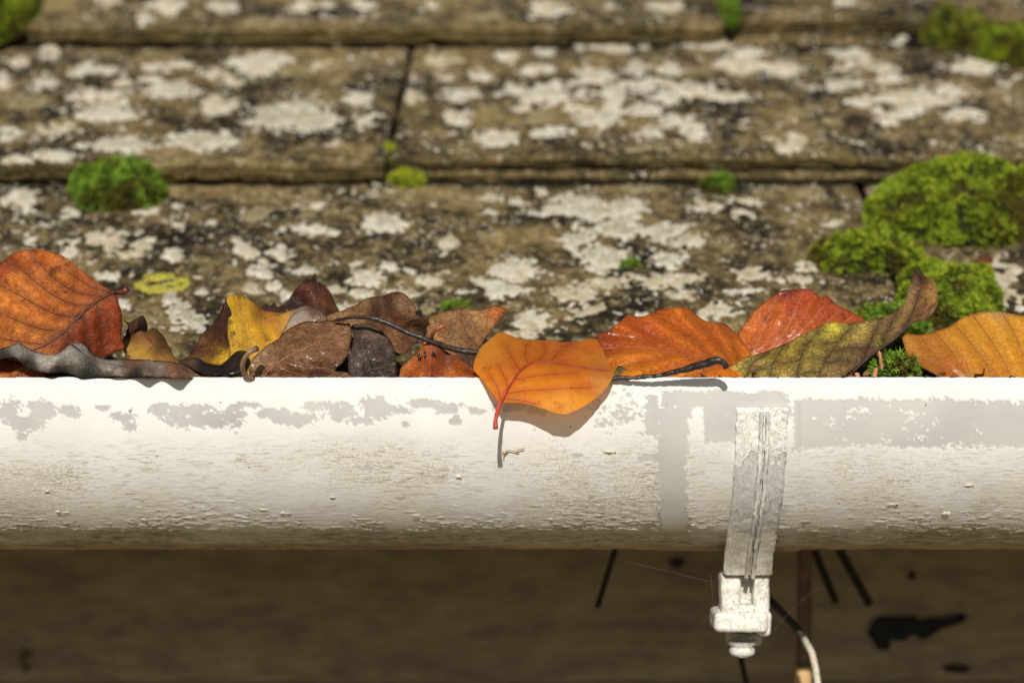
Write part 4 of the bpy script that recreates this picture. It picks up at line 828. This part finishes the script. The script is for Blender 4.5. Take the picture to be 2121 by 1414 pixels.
make_leaf('ribbed ochre leaf at the right end',
  [(1868,694),(1880,690),(1900,693),(1912,692),(1960,679),(1993,658),(2019,649),(2066,644),(2096,651),(2125,654),(2190,660),(2260,700),(2240,806),(2010,806),(1960,790),(1941,777),(1912,762),(1883,745),(1875,723)],
  [(1870,694,26),(1960,680,32),(2066,645,40),(2150,655,42),(2250,710,38),(1885,745,16),(1941,776,9),(2010,795,7),(2100,785,7),(2200,790,8),(2000,720,20),(2080,700,24)],
  [(1890,700,(.46,.20,.03)),(1920,740,(.42,.16,.025)),(1990,690,(.56,.26,.025)),(2050,680,(.60,.29,.025)),(2100,720,(.60,.28,.022)),(1960,770,(.42,.13,.02)),(2040,770,(.54,.22,.02)),(2100,660,(.62,.31,.03)),(2070,647,(.6,.36,.12))],
  M_OCHRE, None, [[(1905,692),(1928,728),(1950,745)],[(1934,686),(1975,735),(2015,800)],[(1975,671),(2010,710),(2040,750),(2060,800)],[(2015,653),(2055,710),(2085,760),(2100,800)],[(2074,646),(2105,700),(2135,780)],[(2130,656),(2160,710),(2180,780)],[(1885,742),(1930,748),(1985,770)]],
  None, corr=2.0, up=1, wob=.6, vcol=(.17,.05,.01), vr=.15, vwide=17)
for lab, px, py, s_, col, k in (('tiny red leaf fragment caught below the top left tile edge', 170, 82, 1.0, (.30, .06, .03), 1), ('small red brown leaf fragment lying beside the large moss', 2035, 545, 1.5, (.22, .07, .04), 0)):
    c0 = on_course(px, py, k); o_ = [(px - 16 * s_, py + 4 * s_), (px - 2 * s_, py - 8 * s_), (px + 15 * s_, py - 6 * s_), (px + 12 * s_, py + 8 * s_), (px - 4 * s_, py + 13 * s_)]
    dm = (c0[1] - LIP) * 1000
    make_leaf(lab, o_, [(px - 16, py, dm), (px + 14, py, dm + 2), (px, py - 12, dm + 3), (px, py + 12, dm - 7)], [(px, py, col)], M_RUST, name='leaf_fragment', group='leaf fragments on the roof', sp=4)

# stems and twigs
def stem(name, label, cat, pts, rads, mat, rough=.0002, sides=10, flat=1.0, group=None):
    l = spline(pts, 5); dd = LIP + l[:, 2] / 1000
    p = np.stack([(l[:, 0] - CX) / F * dd, dd, (CY - l[:, 1]) / F * dd], -1)
    rad = np.interp(np.linspace(0, 1, len(l)), np.linspace(0, 1, len(rads)), rads) / F * dd
    o = tube(name, p, rad, mat, None, sides, base=p[0], rough=rough, flat=flat); return tag(o, label, cat, group)
stem('twig', 'long dark arching stem lying over the black brown leaf', 'twig', [(694,663,14),(725,658,9),(765,658,6),(802,669,5),(841,687,5),(883,703,5),(936,722,8),(990,731,9)], [3,3.5,4.5,5.5,5.5,6,6,6], M_TWIG)
stem('twig', 'black twig with knobbed end lying on the lip right of centre', 'twig', [(1262,788,-1),(1273,783,-2),(1323,782,-3.5),(1372,776,-5.5),(1421,764,-8),(1465,752,-11),(1487,746,-12.5),(1499,752,-12.5),(1505,760,-12)], [6,4.5,4,4.2,5,6.5,8,9,6.5], M_TWIG, .0004)
stem('twig', 'short dark broken stick under the fluted orange leaf', 'twig', [(1405,792,6),(1440,786,6),(1470,781,7),(1490,778,9)], [4,5,5,4], M_TWIG, .0005)
GS = 'pinkish broken sprigs standing in the gutter moss'
for lab, pts, rd in (('tallest pinkish sprig standing in moss behind the lip', [(1830,800,8),(1829,770,7),(1824,745,6),(1819,727,6)], [6,5,4.5,3]),
                ('short pinkish sprig stub left of the tallest sprig', [(1814,800,8),(1813,780,7),(1813,763,7)], [6,5.5,4]),
                ('leftmost tiny pinkish sprig stub by the olive leaf', [(1777,800,8),(1776,782,8),(1775,772,8)], [5,5.5,4]),
                ('pinkish sprig stub right of the tallest sprig', [(1842,800,7),(1844,782,7),(1850,772,7)], [6,6,3.5]),
                ('pinkish sprig leaning against the ochre leaf', [(1975,766,3),(1988,777,2),(2000,788,3)], [4,7,7])):
    stem('dry_sprig', lab, 'sprig', pts, rd, M_SPRIG, .0006, group=GS)
wz = lambda x, y: (lambda th: (GR * (1 - math.cos(th)) * 1000 - 1.1))(math.asin(min(.99, (y - 785) / F * LIP * 1.02 / GR)))
wisp = thing('dry_tendril', P(1040, 945, LIP + wz(1040, 945) / 1000), 'thin curled straw tendril stuck to the white paint below the hanging leaf', 'tendril')
for pts in ([(1043,950),(1045,938),(1052,932),(1066,934),(1075,936)], [(1068,936),(1075,931),(1086,928)], [(1040,934),(1046,939),(1052,933)]):
    l = spline(pts, 3); dd = np.array([LIP + wz(x, y) / 1000 for x, y in l])
    tube('strand', np.stack([(l[:, 0] - CX) / F * dd, dd, (CY - l[:, 1]) / F * dd], -1), .00017, M_WISP, wisp, 6)

# crumbs of broken leaf lying among the big leaves
rng = np.random.default_rng(21); V_, f_, c_ = [], [], []
pal = [(.20,.09,.03), (.10,.045,.02), (.35,.14,.03), (.05,.03,.018), (.42,.26,.08), (.26,.13,.06)]
for q in range(260):
    x, dd_, n0 = rng.uniform(-60, 2180), rng.uniform(4.6, 34), rng.normal(0, 1, 3); n0 /= np.linalg.norm(n0)
    p0 = P(x, rng.uniform(772, 786), LIP + dd_ / 1000); t1 = np.cross(n0, rng.normal(0, 1, 3)); t1 /= np.linalg.norm(t1); t2 = np.cross(n0, t1)
    sz = rng.uniform(.0006, .0022); k0 = len(V_); a0 = rng.uniform(0, 6.28)
    V_.append(p0 + n0 * sz * .35)
    for z in range(6):
        a = a0 + z * 1.047; V_.append(p0 + (t1 * math.cos(a) * 1.5 + t2 * math.sin(a)) * sz * rng.uniform(.5, 1.2) + n0 * sz * rng.normal(0, .15))
    f_ += [[k0, k0 + 1 + z, k0 + 1 + (z + 1) % 6] for z in range(6)]; c_ += [np.array(pal[rng.integers(6)]) * rng.uniform(.6, 1.3)] * 7
cr = mesh('leaf_crumbs', np.array(V_), f_, M_TANL, None, False, {'pig': np.array(c_), 'vd': np.ones(len(V_))}, base=P(CX, 790, LIP + .01))
tag(cr, 'crumbs of broken dry leaf scattered among the large leaves in the gutter', 'leaf crumbs', kind='stuff')

# ------------------------------------------------------------------ moss
GM = 'moss cushions growing on the roof and gutter'
def moss(label, px, py, k, ru, rv, H, seed, tint=0, dens=1.0, wpos=None, shoot=.00145):
    """cushion on course k: half widths ru (along), rv (up the slope) and height H in metres"""
    rng = np.random.default_rng(seed)
    c0 = on_course(px, py, k) if wpos is None else wpos
    def height(a, b):
        r2 = a * a + b * b
        return H * np.sqrt(np.clip(1 - r2, 0, 1)) ** .8 * (1 + .45 * fbm(a * 2.8 + seed, b * 2.3, seed, seed, 3))
    def pos(a, b):
        e = 1 + .16 * noise(np.cos(np.arctan2(b, a)) * 1.6 + seed, np.sin(np.arctan2(b, a)) * 1.6, seed, seed)
        hh = height(a, b)
        return c0 + (a * e * ru)[..., None] * np.array([1, 0, 0]) + (b * e * rv)[..., None] * Uv + (hh - .0012)[..., None] * Nv
    root = thing('moss_cushion', c0, label, 'moss', GM)
    nr_, na = 14, 40
    rr_ = np.sin(np.linspace(.02, 1, nr_) * np.pi / 2); aa = np.linspace(0, 2 * np.pi, na + 1); RR, AA = np.meshgrid(rr_, aa, indexing='ij')
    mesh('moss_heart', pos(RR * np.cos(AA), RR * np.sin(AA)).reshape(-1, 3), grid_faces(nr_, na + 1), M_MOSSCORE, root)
    area = math.pi * ru * rv + math.pi * (ru + rv) * H * 1.1
    n = int(area / (.00092 ** 2) * dens)
    # sample: more on the rim where the dome is steep
    rad = np.sqrt(rng.random(n)); rim_ = rng.random(n) < .45; rad = np.where(rim_, np.sqrt(1 - (rng.random(n)) ** 2), rad)
    ang_ = rng.random(n) * 2 * np.pi; a, b = rad * np.cos(ang_), rad * np.sin(ang_)
    p = pos(a, b); e_ = 2e-3
    nx_ = np.cross(pos(a + e_, b) - p, pos(a, b + e_) - p); nx_ /= np.linalg.norm(nx_, axis=1)[:, None] + 1e-12
    nx_ = nx_ * np.where((nx_ @ Nv) < 0, -1, 1)[:, None]
    ax = nx_ + np.array([0, -.10, .22]) + rng.normal(0, .28, (n, 3)); ax /= np.linalg.norm(ax, axis=1)[:, None]
    L = shoot * (.7 + .7 * rng.random(n))
    clump = fbm(p[:, 0] * 260, p[:, 1] * 260, p[:, 2] * 260, seed, 2) + .2 * rng.normal(0, 1, n)
    p = p + ax * (clump * .0024 + .0002)[:, None]
    base = np.array([(.21, .285, .022), (.13, .22, .024), (.34, .42, .025), (.18, .20, .026)][tint])
    col = base * np.clip(1 + 1.3 * clump, .25, 1.9)[:, None] * (.6 + .8 * rng.random(n))[:, None]
    dead = (.16 * (b < -.45) + .14 * (b < -.7)) if tint != 2 else 0
    brown = dead + fbm(a * 2.2 + 5, b * 2.2, seed, seed + 3, 3) + .18 * rng.normal(0, 1, n) > (.34 if tint != 2 else .8)
    col = np.where(brown[:, None], np.array([.13, .11, .02]) * (.6 + .8 * rng.random(n))[:, None], col)
    t1 = np.cross(ax, rng.normal(0, 1, (n, 3))); t1 /= np.linalg.norm(t1, axis=1)[:, None]; t2 = np.cross(ax, t1)
    vs, cs = [], []
    nl = 5
    for q in range(nl):
        ph = 2 * np.pi * q / nl + rng.normal(0, .3, n)
        dr = np.cos(ph)[:, None] * t1 + np.sin(ph)[:, None] * t2; sd_ = np.cross(ax, dr)
        lift = .55 + .5 * rng.random(n)
        tip = p + (dr * .75 + ax * lift[:, None]) * L[:, None]; midp = p + (dr * .42 + ax * .25) * L[:, None]; wv = sd_ * (L * .17)[:, None]
        vs += [p, midp + wv, tip, midp - wv]; cs += [col * .8, col, col * 1.15, col]
    v = np.stack(vs, 1).reshape(-1, 3); c = np.clip(np.stack(cs, 1).reshape(-1, 3), .005, .5)
    f = np.arange(n * nl * 4).reshape(-1, 4)
    o = mesh('moss_shoots', v, f, M_MOSS, root, False, {'pig': c}); o['kind'] = 'stuff'
    return root
moss('rounded green moss cushion alone on the left below the tile edge', 245, 405, 0, .0185, .016, .015, 1, 1)
moss('largest moss cushion at the right under the tile edge', 2015, 452, 0, .044, .026, .023, 2, 0)
moss('oval moss cushion left of and below the largest cushion', 1795, 540, 0, .0215, .0105, .0135, 3, 0)
moss('sloping moss mound between the largest cushion and the ochre leaf', 1968, 622, 0, .0195, .021, .012, 4, 0)
moss('low bright moss fringe behind the olive leaf', 1845, 672, 0, .014, .009, .007, 5, 1)
moss('brownish green moss cushion by the top right tile edge', 1982, 88, 1, .0155, .012, .016, 6, 3)
moss('bright moss cushion at the right edge below the top tile', 2088, 120, 1, .0165, .015, .018, 7, 0)
moss('bright moss clump in the top left corner', 15, 62, 1, .0165, .022, .019, 8, 0, wpos=on_course(12, 78, 1) + Nv * .008)
moss('yellow green moss tuft at the foot of the middle tile joint', 843, 378, 0, .0068, .006, .0055, 9, 2)
moss('tiny moss tuft wedged high in the middle tile joint', 808, 345, 0, .0030, .008, .0085, 10, 2)
moss('small dark moss tuft under the right middle tile edge', 1485, 390, 0, .0072, .005, .0058, 11, 1)
moss('narrow moss strip in the joint at the top edge', 1510, 20, 2, .0035, .022, .006, 12, 1)
moss('small moss growth hugging the tile edge right of the round cushion', 360, 358, 1, .0055, .005, .004, 13, 3, wpos=on_course(358, 372, 0) + Nv * .002)
moss('thin low moss streak behind the tan leaf', 945, 637, 0, .0055, .004, .0018, 14, 1)
moss('flat moss speck on the white lichen right of centre', 1300, 550, 0, .0040, .003, .0016, 15, 1)
moss('little moss tuft standing in the gutter among the pink sprigs', 1850, 770, 0, .0075, .008, .010, 16, 1, wpos=P(1848, 792, LIP + .014))
moss('dark moss bed in the gutter under the ochre leaf', 1880, 760, 0, .019, .018, .011, 17, 0, wpos=P(1860, 775, LIP + .040))
for px, py, r_ in ((700, 392, .006), (610, 385, .008), (910, 385, .007), (985, 345, .004)):
    pass

# ------------------------------------------------------------------ things under the gutter
def wtube(name, label, cat, pts, r_px, mat, group=None, parent=None, rough=.0003, sides=10):
    p = np.array([P(*q) for q in pts]); n = max(2, len(p)); l = spline(p, .004) if n > 2 else np.linspace(p[0], p[1], 24)
    dm = l[:, 1].mean(); o = tube(name, l, np.full(len(l), r_px / F * dm), mat, parent, sides, base=None if parent else l[0], rough=rough)
    return tag(o, label, cat, group) if label else o
GI = 'dark iron spikes hanging behind the gutter'
wtube('iron_spike', 'single dark iron spike slanting left behind the gutter', 'spike', [(1290,1085,.79), (1237,1258,.79)], 6, M_IRON, GI)
wtube('iron_spike', 'nearer of two dark spikes right of the bracket', 'spike', [(1665,1090,.83), (1732,1248,.83)], 8, M_IRON, GI)
wtube('iron_spike', 'longer right hand dark spike beyond the bracket', 'spike', [(1700,1070,.82), (1802,1252,.82)], 9, M_IRON, GI)
wtube('iron_spike', 'thin dark spike below the bracket bolt', 'spike', [(1525,1320,.80), (1552,1440,.80)], 6, M_IRON, GI)
pipe = thing('pipe', P(1665, 1480, .80), 'brown upright pipe with lower end painted sunlit pale right of the bracket', 'pipe')
wtube('pipe_length', None, None, [(1668,1050,.803), (1664,1386,.803)], 15, M_PIPE, parent=pipe, sides=16)
wtube('pipe_lit_end', None, None, [(1664,1380,.800), (1662,1500,.800)], 17, M_PIPE_LIT, parent=pipe, sides=16)['label'] = 'pipe end painted pale tan as sunlit'
cab = thing('cable', P(1700, 1500, .74), 'curved cable painted dark for shade above and sunlit pale below beside the brown pipe', 'cable')
wtube('cable_shaded_part', None, None, [(1585,1235,.77), (1620,1268,.768), (1648,1298,.765), (1668,1325,.762)], 8, M_CABLE_SHADE, parent=cab)  # upper length of the same cable, shade put into its colour
wtube('cable_sheath', None, None, [(1666,1322,.762), (1682,1352,.757), (1690,1385,.752), (1694,1420,.747), (1694,1500,.74)], 7, M_CABLE, parent=cab)
GW = 'fine spider threads under the gutter'
for lab, pts in (('spider thread running from the gutter down to the bracket lug', [(1195,1140,.71), (1310,1165,.71), (1480,1206,.705)]), ('spider thread rising right from the clamp plate', [(1596,1312,.705), (1700,1215,.73), (1900,1150,.75)]), ('short upright spider thread left of the bracket lug', [(1473,1190,.70), (1478,1268,.70)])):
    p = spline(np.array([P(*q) for q in pts]), .004); tag(tube('spider_thread', p, .000018, M_WEB, None, 4, base=p[0]), lab, 'spider thread', GW)
